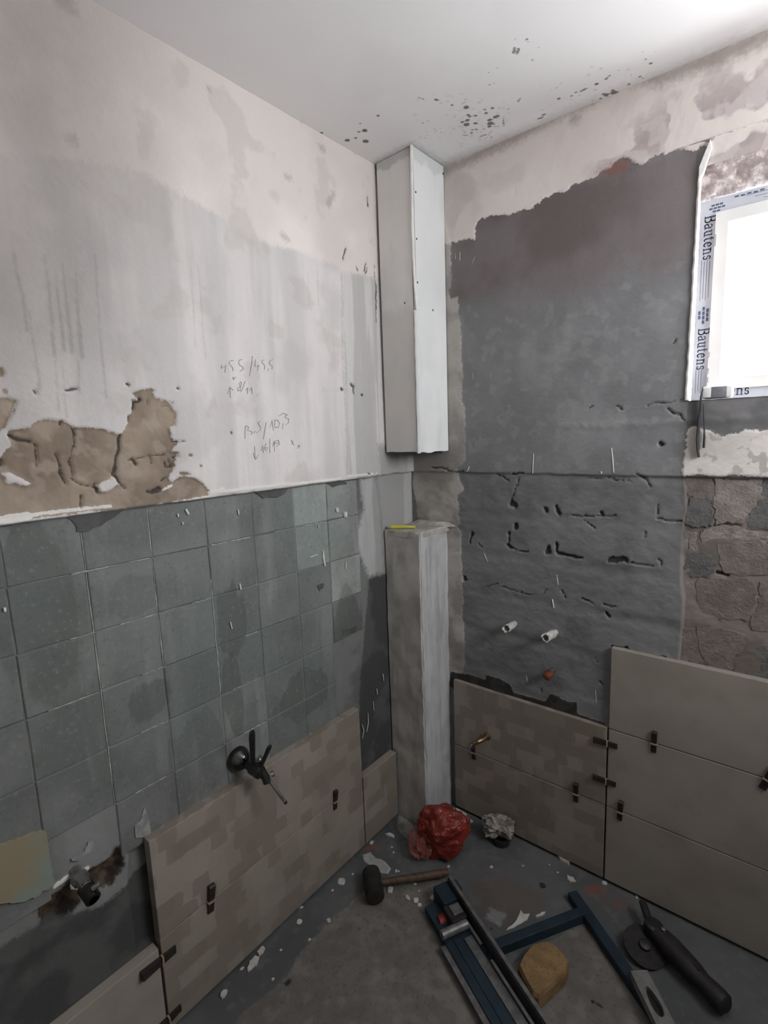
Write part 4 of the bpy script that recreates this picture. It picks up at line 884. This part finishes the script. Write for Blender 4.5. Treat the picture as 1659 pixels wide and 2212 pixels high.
child(slab(lambda s, t, d, e: (-.012+s*(LX+.010)+(e if s == 1 else 0), LY-d, t*(LZ+.004*math.sin(s*5))), 10, 90, 3, .006), 'front_face', Mcem_l.m, lc, True)
child(slab(lambda s, t, d, e: (LX+d, LY+.008+s*(abs(LY)-.004)+(e*.5 if s == 0 else 0), t*(LZ+.004-.006*s)), 10, 90, 4, .006), 'side_face', Mcem_r.m, lc, True)
Mledge = simple('beige_plaster_ledge', (.44, .42, .385), (.32, .30, .275), 25, .9, bump=.4, dist=.003)
P = []
for k, (a, b) in enumerate([(-.006, -.186), (.04, -.188), (.09, -.187), (.135, -.186), (.150, -.178), (.152, -.12), (.153, -.06), (.16, -.01), (.16, .01), (-.006, .01)]): P.append((a, b))
child(MB().prism(P, LZ-.02, LZ+.003, lambda a, b, h: (a, b, h), .02, .004), 'top_ledge', Mledge, lc)
child(MB().prism([(-.004, -.02), (.03, -.035), (.13, -.03), (.155, -.02), (.19, .003), (-.004, .003)], 0, .018, lambda a, b, h: (a, b, LZ+h-.002), .3, .012), 'mortar_fillet', Mledge, lc)

# ================================================================== things in the corner
# yellow tube on the ledge
Myel = simple('yellow_plastic', (.50, .46, .06), (.42, .38, .05), 20, .45, bump=.05, spec=.5)
yt = thing('plastic_tube', 'short yellow plastic tube lying on the cement casing ledge', 'tube', (.01, -.17, LZ+.003)); bpy.context.view_layer.update()
a = Vector((.012, -.178, LZ+.012)); b = Vector((.088, -.120, LZ+.009)); ax = (b-a); ln = ax.length
child(MB().lathe([(0, .0062), (0, .0082), (ln*.5, .0075), (ln*.95, .0045), (ln, .003), (ln, 0.0005)], a, ax, 16), 'barrel', Myel, yt, True)
child(MB().lathe([(-.0004, .0064), (.0002, .0064), (.0004, .001)], a, ax, 14), 'bore', Mblack, yt)

# pipe stubs in the right wall
Mpaper = simple('white_wrapped_stub', (.62, .60, .57), (.45, .43, .41), 60, .85, bump=.4, dist=.002)
Msteel = simple('dull_steel', (.30, .29, .28), (.2, .19, .185), 40, .45, .8, bump=.1)
Mchrome = simple('chrome', (.62, .62, .62), (.5, .5, .5), 15, .12, 1.0, bump=0)
def stub(name, label, base, tip, r, mat, seed, ragged=True, group=None):
    o = thing(name, label, 'pipe', base, group); bpy.context.view_layer.update()
    a, b = Vector(base), Vector(tip); ax = b-a; ln = ax.length; rr = random.Random(seed)
    mb = MB(); n = 16; axn = ax.normalized(); u = axn.orthogonal().normalized(); w = axn.cross(u)
    prof = [(-.02, .75), (ln*.25, .8), (ln*.3, 1.0), (ln*.7, .98), (ln, 1.08)]; V = []
    for i, (d, k) in enumerate(prof):
        for j in range(n):
            t = 2*math.pi*j/n; q = r*k*(1+rr.uniform(-.07, .07)); dd = d+(rr.uniform(-.012, .008) if i == len(prof)-1 and ragged else 0)
            V.append(a+axn*dd+u*(q*math.cos(t))+w*(q*math.sin(t)))
    for i, (d, k) in enumerate([(ln*.97, .82), (ln*.5, .75)]):
        for j in range(n):
            t = 2*math.pi*j/n; V.append(a+axn*d+u*(r*k*math.cos(t))+w*(r*k*math.sin(t)))
    m = len(prof)+2; fs = [(i*n+j, i*n+(j+1) % n, (i+1)*n+(j+1) % n, (i+1)*n+j) for i in range(m-1) for j in range(n)]
    fs.append(tuple((m-1)*n+j for j in range(n)))
    mb.add(V, fs); child(mb, 'sleeve', mat, o, True)
    child(MB().lathe([(-.012, r*1.25), (.004, r*1.2), (.006, r*.8)], a, ax, 16), 'collar', Msteel, o, True)
    return o
stub('pipe_stub', 'white wrapped pipe stub nearer the corner casing, poking from the grey wall', (.436, .012, .862), (.441, -.072, .868), .0135, Mpaper, 1)
stub('pipe_stub', 'white wrapped pipe stub further from the corner casing, with a torn end', (.590, .012, .862), (.586, -.078, .868), .014, Mpaper, 2)
Moran = simple('orange_plastic', (.17, .05, .022), (.12, .036, .018), 30, .55, bump=.1)
o = thing('pipe_plug', 'dull orange plug on a grey pipe end above the right tiles', 'pipe plug', (.583, .012, .720)); bpy.context.view_layer.update()
child(MB().lathe([(0, .010), (.035, .010), (.037, .008)], (.583, .012, .722), (0, -1, -.05), 14), 'pipe_end', Msteel, o, True)
child(MB().lathe([(0, .010), (.002, .0135), (.030, .0135), (.034, .009)], (.583, -.022, .720), (-.05, -1, -.12), 14), 'plug', Moran, o, True)
# brass valve
Mbrass = simple('dull_brass', (.34, .24, .13), (.24, .17, .10), 40, .35, .9, bump=.1)
o = thing('angle_valve', 'small brass and chrome valve on the tiles left of the right wall joint', 'valve', (.322, -TX, .386)); bpy.context.view_layer.update()
child(MB().lathe([(-.004, .016), (.003, .016), (.007, .009), (.007, .001)], (.330, -TX, .384), (0, -1, 0), 18), 'flange', Mbrass, o, True)
child(MB().tube([(.330, -TX, .384), (.328, -.045, .384), (.318, -.062, .380), (.300, -.068, .366)], [.008, .009, .009, .007], 12), 'body', Mbrass, o, True)
child(MB().tube([(.300, -.068, .366), (.292, -.070, .352)], [.0075, .0065], 12), 'outlet', Mchrome, o, True)
child(MB().tube([(.324, -.05, .388), (.323, -.052, .408)], [.003, .0025], 8), 'spindle', Mbrass, o, True)

# tile levelling clips
Mwedge = simple('dark_brown_plastic', (.020, .015, .013), (.03, .022, .019), 40, .5, bump=.1, spec=.35)
Mstrap = simple('pale_orange_plastic', (.36, .24, .17), (.28, .19, .14), 40, .5, bump=0)
def clip(label, side, c, up, tilt=0.0, size=1.0, over=.0):
    """wedge driven through a clip on a joint; up=True when the joint is level"""
    s = size; o = thing('levelling_clip', label, 'tile clip', (0, 0, 0), 'levelling clips on the tile joints')
    def P(a, b, h):          # a along the joint, b across it, h out of the wall
        ct, st = math.cos(tilt), math.sin(tilt); a, b = a*ct-b*st, a*st+b*ct
        if not up: a, b = -b, a
        return (TX+h-.0005, -(c[0]-a), c[1]+b) if side == 'L' else (c[0]+a, -(TX+h-.0005), c[1]+b)
    def bxx(a0, a1, b0, b1, h00, h01, h10, h11):
        return MB().add([P(a0, b0, h00), P(a1, b0, h00), P(a1, b1, h10), P(a0, b1, h10), P(a0, b0, h01), P(a1, b0, h01), P(a1, b1, h11), P(a0, b1, h11)],
                        [(0, 3, 2, 1), (4, 5, 6, 7), (0, 1, 5, 4), (1, 2, 6, 5), (2, 3, 7, 6), (3, 0, 4, 7)])
    w = .0078*s
    mb = bxx(-w, w, .0035*s, .040*s, 0, .008*s, 0, .013*s); mb.add(*[(m.v, m.f) for m in [bxx(-w, w, .040*s, .043*s, 0, .013*s, .002, .009*s)]][0])
    mb.build('wedge', Mwedge, o)
    bxx(-w*.92, w*.92, -.0035*s, .0035*s, 0, .0065*s, 0, .007*s).build('wedge_neck', Mwedge, o)
    bxx(-w, w, -.030*s, -.0035*s, 0, .005*s, 0, .0075*s).build('wedge_tail', Mwedge, o)
    bxx(-w*1.25, w*1.25, -.0022, .0018, .001, .0105*s, .001, .0105*s).build('strap', Mstrap, o)
    return o
clip('levelling clip right below the brass valve on the right tiles', 'R', (.270, R1+.002), True, .03, .95)
clip('levelling clip on the level joint left of the tall joint, right wall', 'R', (.679, R1+.004), True, 0, 1.0)
clip('sideways levelling clip, upper of two on the right wall tall joint', 'R', (XJ, .524), False, .0, 1.05)
clip('sideways levelling clip, lower of two on the right wall tall joint', 'R', (XJ, .386), False, .0, 1.02)
clip('levelling clip on the lower joint just right of the tall joint', 'R', (.826, R1+.004), True, -.06, 1.0)
clip('levelling clip with a worn shiny top under the big plain tile', 'R', (.918, .5765), True, -.02, .98)
clip('levelling clip at the right edge of the photo, on the upper joint', 'R', (1.206, .5765), True, -.3, 1.15)
clip('levelling clip near the casing end of the left wall tiles', 'L', (.552, R1), True, -.05, 1.0)
clip('levelling clip below the tap on the left wall tiles', 'L', (1.048, R1), True, -.10, 1.15)
clip('sideways levelling clip, upper one on the left wall tall joint', 'L', (1.1975, .235), False, -.06, 1.3)
clip('sideways levelling clip by the floor on the left wall tall joint', 'L', (1.1975, .050), False, .05, 1.2)

# tap on the left wall
Mblk = simple('black_plastic_lever', (.010, .010, .010), (.016, .016, .016), 30, .28, bump=0, spec=.6)
Mbc = simple('dark_chrome', (.14, .14, .14), (.08, .08, .08), 12, .15, 1.0, bump=0)
tp = thing('wall_tap', 'chrome wall tap with two black levers above the left tiles', 'tap', (-.014, -.905, .632)); bpy.context.view_layer.update()
tc = Vector((-.014, -.905, .636))
child(MB().lathe([(0, .036), (.006, .036), (.020, .031), (.034, .020), (.040, .012)], tc, (1, 0, 0), 28), 'wall_flange', Mbc, tp, True)
child(MB().lathe([(.035, .013), (.06, .014), (.062, .019), (.095, .019), (.098, .013), (.105, .012)], tc+Vector((0, .004, -.004)), (1, .05, -.08), 20), 'valve_body', Mblk, tp, True)
def lever(a, b, w0, w1, th, name):
    a, b = Vector(a), Vector(b); mb = MB(); pts = [a.lerp(b, t) for t in (0, .15, .5, .85, .96, 1.0)]
    mb.tube(pts, [w0, w0*1.0, (w0+w1)/2, w1, w1*.8, w1*.35], 12, True, th); child(mb, name, Mblk, tp, True)
lever((.058, -.902, .648), (.095, -.922, .772), .0085, .011, .5, 'lever')
lever((.078, -.890, .636), (.118, -.882, .716), .008, .010, .6, 'lever')
child(MB().lathe([(0, .010), (.018, .011), (.02, .008)], (.052, -.885, .640), (.6, .5, .5), 12), 'side_screw', Mchrome, tp, True)
child(MB().tube([(.082, -.892, .628), (.092, -.886, .606), (.098, -.888, .592)], [.012, .012, .010], 14), 'outlet', Mblk, tp, True)
child(MB().lathe([(0, .008), (.008, .009), (.010, .006)], (.098, -.872, .612), (.5, .8, .1), 12), 'nut', Mchrome, tp, True)
stm = child(MB().tube([(.094, -.882, .606), (.112, -.862, .555), (.124, -.848, .520)], [.0055, .0050, .0045], 10), 'stem', Msteel, tp, True)
child(MB().lathe([(0, .0052), (.006, .0056), (.008, .004)], (.123, -.849, .523), (.35, .4, -.95), 10), 'stem_tip', Mblk, stm, True)

# old stub in the broken hole
ob = thing('pipe_stub', 'worn metal pipe end in the broken hole, far left wall', 'pipe', (-.02, -1.352, .590)); bpy.context.view_layer.update()
child(MB().lathe([(-.01, .014), (.02, .014), (.022, .019), (.035, .019), (.036, .014), (.06, .014)], (-.02, -1.352, .592), (1, .05, -.22), 8), 'nut', Msteel, ob, False)
child(MB().lathe([(.05, .013), (.052, .017), (.092, .0165), (.094, .013), (.094, .011), (.07, .010)], (-.02, -1.352, .592), (1, .05, -.30), 20), 'spout', Mbc, ob, True)
child(MB().lathe([(0, .006), (.018, .006)], (.062, -1.346, .588), (.3, .9, .3), 10), 'lug', Msteel, ob, True)

# tape measure on the window ledge
Mwht = simple('white_plastic', (.70, .70, .70), (.64, .64, .64), 10, .4, bump=0, spec=.5)
Mgrp = simple('grey_rubber', (.22, .22, .24), (.17, .17, .19), 30, .6, bump=.1)
tm = thing('tape_measure', 'small white and grey tape measure on the window ledge', 'tape measure', (1.03, -.004, WZ0+.002)); bpy.context.view_layer.update()
child(MB().box((1.031, .012, WZ0+.019), (.072, .040, .034), bev=.009), 'shell', Mwht, tm, True)
child(MB().box((1.036, -.0065, WZ0+.0185), (.036, .006, .030), bev=.0025), 'grip', Mgrp, tm, True)
child(MB().box((1.008, -.0075, WZ0+.0185), (.020, .004, .026), bev=.0015), 'side_plate', Mwht, tm, True)
Mstr = simple('black_strap', (.028, .028, .032), (.04, .04, .045), 80, .8, bump=.2)
sp_ = [(.998, -.010, 1.662), (.995, -.012, 1.640), (.995, -.011, 1.60), (.993, -.010, 1.565), (.992, -.012, 1.525), (.994, -.010, 1.495), (.998, -.011, 1.474)]
child(MB().tube(sp_, [.005, .0062, .0075, .0088, .0098, .0085, .007], 8, True, .4), 'strap', Mstr, tm, True)
child(MB().tube([(1.001, -.010, 1.62), (1.006, -.009, 1.56), (1.008, -.009, 1.53), (1.008, -.010, 1.50)], [.0012, .0015, .003, .0035], 6), 'cord', Mstr, tm, True)

# ================================================================== things on the floor
Mred = Mat('red_plastic_film', .35, spec=.5)
Mred.color(Mred.vary((.30, .034, .02), (.18, .02, .014), 14, detail=3)); Mred.b.inputs['Transmission Weight'].default_value = .15
Mred.bump(Mred.noise(28, 3, .6, dist=1.5), .8, .012)
bag = crumple('plastic_bag', (.258, -.236, .001), (.098, .072, .088), 4, .50, .75, Mred.m, rotz=.7, sub=5, ridge=False)
prop(bag, 'crumpled red plastic bag on the floor at the foot of the casing', 'plastic bag')
Mfilm2 = Mat('thin_red_film', .3, spec=.5); Mfilm2.color(Mfilm2.vary((.40, .14, .11), (.3, .1, .08), 20)); Mfilm2.b.inputs['Alpha'].default_value = .4
fl = crumple('loose_film', (.200, -.282, .001), (.045, .065, .040), 8, .4, 1.6, Mfilm2.m, bag, rotz=.4)
Mrag = simple('grey_white_paper', (.34, .31, .285), (.16, .14, .125), 35, .9, bump=.5, dist=.004)
dp = thing('drain_pipe', 'short black drain pipe standing by the right tiles', 'pipe', (.415, -.068, 0)); bpy.context.view_layer.update()
child(MB().lathe([(0, .033), (.016, .033), (.018, .037), (.030, .037), (.030, .033), (.01, .031)], (.415, -.068, 0), (0, 0, 1), 24), 'pipe', simple('black_pipe_plastic', (.018, .018, .018), (.026, .026, .025), 20, .5, bump=.1), dp, True)
pb = crumple('crumpled_paper', (.408, -.072, .0305), (.044, .030, .036), 5, .75, 1.15, Mrag, rotz=.5, sub=4)
MB().prism([(-.03, -.006), (-.01, -.010), (.02, -.004), (.042, .004), (.030, .010), (.0, .006), (-.025, .006)], 0, .002, lambda a, b, h: (.412+a*.9+b*.3, -.060+b-.1*a, .098+h+.25*a*a*10+.1*a), .1, .001).build('torn_strip', Mrag, pb)
prop(pb, 'crumpled dirty white paper stuffed into the black drain pipe', 'paper')

# mallet
Mrub = simple('black_rubber', (.014, .013, .012), (.024, .022, .02), 25, .7, bump=.2)
Mwood = Mat('dark_red_wood', .6); Mwood.color(Mwood.vary((.105, .060, .040), (.06, .036, .026), 20, stretch=(1, 3, 1), detail=6)); Mwood.bump(Mwood.noise(80, 4), .15, .001)
h0 = Vector(tuple(onF((806, 1910), .034))); h1 = Vector(tuple(onF((968, 1884), .026)))
ml = thing('rubber_mallet', 'black rubber mallet with brown wooden handle lying on the floor', 'mallet', (h0.x, h0.y, 0)); bpy.context.view_layer.update()
ax = Vector((h1.x-h0.x, h1.y-h0.y, 0)).normalized(); pp = Vector((ax.y, -ax.x, 0))
child(MB().lathe([(-.054, .024), (-.050, .031), (-.020, .033), (.0, .030), (.020, .033), (.050, .031), (.054, .024)], (h0.x, h0.y, .034), pp, 24), 'head', Mrub, ml, True)
child(MB().tube([h0+ax*.02, h0+ax*.08, h0.lerp(h1, .6), h0.lerp(h1, .95), h1], [.011, .011, .013, .0135, .010], 12), 'handle', Mwood.m, ml, True)

# tile cutter --------------------------------------------------------------
Mblue = simple('blue_painted_steel', (.018, .032, .044), (.013, .023, .033), 18, .6, .1, bump=.15)
Malu = simple('worn_aluminium', (.20, .197, .193), (.135, .132, .13), 45, .45, .5, bump=.15)
Mdk = simple('dark_oiled_steel', (.045, .042, .045), (.03, .028, .03), 30, .5, .5, bump=.1)
Mredk = simple('red_plastic_knob', (.20, .025, .018), (.13, .018, .014), 30, .5, bump=.1)
RZ = .088
a = Vector(tuple(onF((970, 1890), RZ))); b = Vector(tuple(onF((1186, 2212), RZ))); e1 = Vector((b.x-a.x, b.y-a.y, 0)).normalized(); e2 = Vector((e1.y, -e1.x, 0))  # e2: away to the camera's left
O0 = Vector((a.x, a.y, 0)); Rm = Matrix((e1, e2, Vector((0, 0, 1)))).transposed()
tcut = thing('tile_cutter', 'blue steel manual tile cutter with grey rails lying on the floor', 'tile cutter', (O0.x, O0.y, 0)); bpy.context.view_layer.update()
def at(s, t, z): return O0+e1*s+e2*t+Vector((0, 0, z))
LEN = .78
def bar(name, s0, s1, t0, t1, z0, z1, mat, bev=.002, up=None): return child(MB().box(at((s0+s1)/2, (t0+t1)/2, (z0+z1)/2), (s1-s0, t1-t0, z1-z0), Rm, bev), name, mat, up or tcut)
cbase = bar('base', .02, LEN, .012, .105, .006, .030, Mblue)
crail = bar('rail', 0, LEN, -.006, .006, .044, RZ, Malu)
bar('rail_web', .0, LEN, -.002, .0045, .030, .046, Mdk, .002, crail)
bar('rail_face', .005, LEN, .006, .009, .048, RZ-.006, Mdk, .001, crail)
bar('deck_strip', .17, LEN, .020, .048, .030, .034, Malu, .001)
bar('groove_strip', .16, LEN, .052, .080, .030, .033, Mblue, .001)
bar('edge_plate', .155, LEN, .088, .122, .018, .024, Malu, .001)
bar('end_block', -.004, .07, .004, .060, .002, .066, Mblue, .004)
bar('end_lug', -.012, .03, -.034, -.008, .002, .050, Mblue, .003)
ccar = bar('carriage', .075, .135, .012, .066, .030, .064, Mdk, .003)
bar('carriage_cap', .085, .120, .018, .052, .064, .070, Malu, .002, ccar)
child(MB().tube([at(.145, .022, .050), at(.145, .112, .050)], .014, 16), 'roller', Malu, tcut, True)
child(MB().tube([at(.082, .066, .022), at(.082, .088, .022)], [.020, .018], 18), 'knob', Mredk, tcut, True)
for s in (.10, .70):
    bar('foot', s, s+.03, .02, .09, 0, .008, Mrub, .002, cbase)
def arm(p, q, w, h, name):
    p = Vector((p[0], p[1], 0)); q = Vector((q[0], q[1], 0)); d = (q-p).normalized(); n_ = Vector((-d.y, d.x, 0)); R_ = Matrix((d, n_, Vector((0, 0, 1)))).transposed()
    child(MB().box((p+q)/2+Vector((0, 0, h/2+.001)), ((q-p).length, w, h), R_, .003), name, Mblue, tcut)
p1 = onF((1092, 2090), .02); p2 = onF((1262, 1972), .02)
arm(O0+e1*.22+e2*.015, p2, .030, .032, 'support_arm')
p3 = onF((1236, 1930), .02); p4 = onF((1455, 2245), .02)
arm(p3, p4, .034, .028, 'support_bar')

# sponge
Mspg = Mat('ochre_sponge', .95); c = Mspg.vary((.29, .185, .085), (.21, .135, .062), 25, detail=3); c = Mspg.mix(Mspg.mr(Mspg.noise(260, 2), .58, .68), c, (.14, .085, .04)); Mspg.color(c); Mspg.bump(Mspg.noise(260, 3, .7), .9, .004)
pts = [(1190, 890), (1330, 852), (1430, 900), (1520, 990), (1560, 1060), (1530, 1180), (1400, 1300), (1250, 1430), (1190, 1400), (1120, 1280), (1040, 1110), (1090, 1000)]
P = F2(zz(900, 1850, 4.74, pts), .048)
sg = MB().prism(P, .003, .048, lambda a, b, h: (a, b, h), .07, .010).build('sponge', Mspg.m); prop(sg, 'ochre yellow tiling sponge on the concrete beside the tile cutter', 'sponge')

# spirit level
lv = thing('spirit_level', 'short pale aluminium level with an oval hand hole, bottom edge', 'spirit level', tuple(onF((1400, 2150), 0))); bpy.context.view_layer.update()
q0 = onF((1380, 2096), .055); q1 = onF((1452, 2240), .055); d = Vector((q1[0]-q0[0], q1[1]-q0[1], 0)); Lh = d.length; d.normalize(); nn = Vector((-d.y, d.x, 0))
Mlev = simple('pale_brushed_aluminium', (.22, .215, .205), (.17, .165, .158), 50, .5, .3, bump=.15)
def lvpt(a, b, h): return (q0[0]+d.x*a+nn.x*b, q0[1]+d.y*a+nn.y*b, h)
hw = .024; ov = [(.080+.038*math.cos(2*math.pi*i/24), .013*math.sin(2*math.pi*i/24)*(1+.25*math.cos(2*math.pi*i/24))) for i in range(24)]
rect = []
for i in range(24):
    t = 2*math.pi*i/24; cx, sx = math.cos(t), math.sin(t); x0, x1 = 0.0, Lh+.02; cxm = .080
    k = 1e9
    if cx > 1e-6: k = min(k, (x1-cxm)/cx)
    if cx < -1e-6: k = min(k, (x0-cxm)/cx)
    if abs(sx) > 1e-6: k = min(k, hw/abs(sx))
    rect.append((cxm+cx*k, sx*k))
rect = [(min(max(a, 0), Lh+.02), b) for a, b in rect]
for cnr in ((0, hw), (0, -hw), (Lh+.02, hw), (Lh+.02, -hw)):
    j = min(range(24), key=lambda i: (rect[i][0]-cnr[0])**2+(rect[i][1]-cnr[1])**2); rect[j] = cnr
mb = MB(); V = [lvpt(a, b, .055) for a, b in rect]+[lvpt(a, b, .055) for a, b in ov]+[lvpt(a, b, .0305) for a, b in ov]+[lvpt(a, b, .0305) for a, b in rect]
fs = []
for i in range(24):
    j = (i+1) % 24; fs += [(i, j, 24+j, 24+i), (24+i, 24+j, 48+j, 48+i), (48+i, 48+j, 72+j, 72+i), (72+i, 72+j, j, i)]
mb.add(V, fs); child(mb, 'body', Mlev, lv)
child(MB().prism([(a*.99+.0008, b*.97) for a, b in ov], .032, .040, lambda a, b, h: lvpt(a, b, h), 0, 0), 'handhold', Mdk, lv)
mb = MB(); mb.box(lvpt(.002, 0, .043), (.004, hw*2, .0255), Matrix((d, nn, Vector((0, 0, 1)))).transposed(), .001); child(mb, 'end_cap', Mlev, lv)

# angle grinder
Mgr = simple('black_tool_plastic', (.012, .010, .011), (.020, .017, .018), 25, .5, bump=.2, spec=.4)
Mdisc = simple('grey_abrasive', (.028, .025, .026), (.018, .016, .017), 60, .8, bump=.3)
g0 = Vector(tuple(onF((1405, 2000), .05))); g1 = Vector(tuple(onF((1572, 2178), .04)))
gd = thing('angle_grinder', 'black angle grinder lying on the floor by the right wall', 'angle grinder', (g0.x, g0.y, 0)); bpy.context.view_layer.update()
gx = (g1-g0).normalized()
child(MB().tube([g0+gx*.02, g0+gx*.07, g0+gx*.12, g0.lerp(g1, .62), g0.lerp(g1, .72), g0.lerp(g1, .9), g1-gx*.008, g1], [.026, .032, .031, .029, .024, .029, .027, .016], 18), 'body', Mgr, gd, True)
child(MB().lathe([(-.022, .022), (-.016, .027), (.016, .027), (.022, .020)], g0+gx*.01, (.1, .1, 1), 20), 'gear_head', Mgr, gd, True)
dc = Vector(tuple(onF((1392, 2042), .030)))
child(MB().lathe([(-.0018, .012), (-.0018, .058), (.0018, .058), (.0018, .012)], (dc.x, dc.y, .026), (.22, -.18, 1), 40), 'disc', Mdisc, gd, True)
child(MB().lathe([(0, .016), (.010, .015), (.012, .008)], (dc.x, dc.y, .028), (.22, -.18, 1), 16), 'flange_nut', Mdk, gd, True)
q = Vector(tuple(onF((1388, 1948), .060))); child(MB().tube([g0+gx*.0, g0.lerp(q, .5), q], [.009, .012, .011], 12), 'side_handle', Mgr, gd, True)
child(MB().box(g0.lerp(g1, .60)+Vector((0, 0, .026)), (.035, .012, .008), Matrix.Rotation(math.atan2(gx.y, gx.x), 3, 'Z'), .002), 'switch', Mdk, gd)
child(MB().lathe([(0, .006), (.010, .006), (.011, .004)], g0+gx*.045+Vector((0, 0, .027)), (0, 0, 1), 10), 'lock_button', Msteel, gd, True)

# plaster crumbs and shards ---------------------------------------------
Mcr = simple('broken_white_plaster', (.52, .50, .46), (.40, .385, .36), 40, .9, bump=.3, dist=.002)
Mcg = simple('broken_grey_plaster', (.36, .365, .36), (.27, .275, .275), 30, .9, bump=.3, dist=.002)
def flake(name, pts, h, mat, label, cat='plaster flake', group=None, seed=0, amp=.0015):
    r = random.Random(seed); P = F2(pts); Q = []
    for i in range(len(P)):
        a, b = P[i], P[(i+1) % len(P)]
        for k in range(3): Q.append((a[0]+(b[0]-a[0])*k/3+r.uniform(-amp, amp), a[1]+(b[1]-a[1])*k/3+r.uniform(-amp, amp)))
    o = MB().prism(Q, .0, h, lambda a, b, z: (a, b, z), .10, h*.5).build(name, mat); prop(o, label, cat, group); return o
flake('plaster_flake', [(782, 1848), (800, 1842), (812, 1855), (832, 1862), (845, 1878), (838, 1890), (820, 1886), (800, 1872), (785, 1862)], .006, Mcg, 'large grey plaster flake behind the mallet head', seed=1)
flake('plaster_flake', [(1092, 2011), (1108, 1998), (1115, 1990), (1125, 1965), (1132, 1976), (1145, 1974), (1138, 1988), (1118, 2000)], .004, Mcr, 'pointed white plaster shard right of the tile cutter rail', seed=2)
flake('plaster_flake', [(1157, 1980), (1172, 1972), (1178, 1970), (1176, 1976), (1160, 1983)], .004, Mcr, 'small white plaster strip beside the pointed shard', seed=3)
flake('plaster_flake', [(556, 2060), (568, 2046), (574, 2050), (566, 2062), (560, 2066)], .008, Mcr, 'upper of two white plaster lumps by the left wall tiles', seed=4)
flake('plaster_flake', [(533, 2096), (540, 2080), (552, 2066), (560, 2070), (556, 2086), (542, 2096), (536, 2102)], .008, Mcr, 'larger lower white plaster lump by the left wall tiles', seed=5)
flake('plaster_flake', [(475, 2156), (478, 2146), (484, 2140), (492, 2140), (488, 2152), (480, 2160)], .006, Mcr, 'white plaster lump nearest the bottom left floor edge', seed=6)
flake('plaster_flake', [(1225, 1892), (1240, 1898), (1244, 1906), (1232, 1906), (1226, 1900)], .006, Mcr, 'white plaster lump in front of the blue support bar', seed=7)
flake('plaster_flake', [(984, 1748), (995, 1752), (1008, 1762), (1000, 1768), (988, 1762)], .008, Mcr, 'white plaster lump at the foot of the right tiles near casing', seed=8)
flake('plaster_flake', [(1000, 1768), (1012, 1770), (1022, 1776), (1014, 1780), (1002, 1776)], .006, Mcr, 'flat white plaster piece between casing and drain pipe', seed=9)
flake('plaster_flake', [(832, 1803), (842, 1800), (852, 1806), (852, 1812), (842, 1808)], .006, Mcr, 'thin white plaster piece left of the casing foot', seed=10)
flake('mortar_lump', [(1203, 1848), (1222, 1855), (1232, 1864), (1228, 1870), (1210, 1860)], .012, Mledge, 'beige mortar lump squeezed out under the right tiles', 'mortar', seed=11)
rc = random.Random(21)
crumbs = [(803, 1820, 6), (850, 1842, 4), (855, 1882, 4), (861, 1882, 2.5), (843, 1922, 8), (896, 1910, 5), (880, 1940, 6), (898, 1945, 6), (905, 1955, 5), (935, 1940, 8), (969, 1872, 4), (1052, 1801, 4), (1061, 1873, 4), (1070, 1815, 3), (790, 1879, 5), (738, 1905, 9), (762, 1888, 3), (718, 1924, 4), (651, 1961, 4), (646, 1992, 6), (710, 1989, 5), (669, 2030, 4), (523, 2093, 4), (607, 2052, 2.5), (1305, 1908, 6), (1187, 1868, 2.5), (1205, 1885, 2.5), (1130, 1870, 2), (590, 2115, 3), (905, 1925, 3), (1376, 1938, 4), (1128, 2012, 3), (846, 1830, 3)]
base_me = {}
for k, (px, py, r_) in enumerate(crumbs):
    c0 = onF((px, py)); rad = r_*.00155; i = k % 4
    if i not in base_me:
        rr = random.Random(30+i); n = 7
        P = [((1+rr.uniform(-.35, .3))*math.cos(2*math.pi*j/n), (1+rr.uniform(-.35, .3))*math.sin(2*math.pi*j/n)) for j in range(n)]
        me = MB().prism(P, 0, .8, lambda a, b, z: (a, b, z), .35, .4).mesh('plaster_crumb'); me.materials.append(Mcr); base_me[i] = me
    o = bpy.data.objects.new('plaster_crumb', base_me[i]); COL.objects.link(o); o.location = (c0[0], c0[1], -.0005); o.scale = (rad, rad, rad*.8); o.rotation_euler = (0, 0, rc.uniform(0, 6))
    if c0[0] < .16 and c0[1] < -.52: lb, gp = 'small white plaster crumb on the dark strip along the left tiles', 'crumbs along the left tiles'
    elif c0[1] < -.36 and c0[0] < .42: lb, gp = 'small white plaster crumb scattered around the rubber mallet', 'crumbs around the mallet'
    elif c0[0] < .30: lb, gp = 'small white plaster crumb left of the red plastic bag', 'crumbs left of the red bag'
    else: lb, gp = 'small white plaster crumb on the dark floor near the right tiles', 'crumbs near the right tiles'
    prop(o, lb, 'plaster crumb', gp)
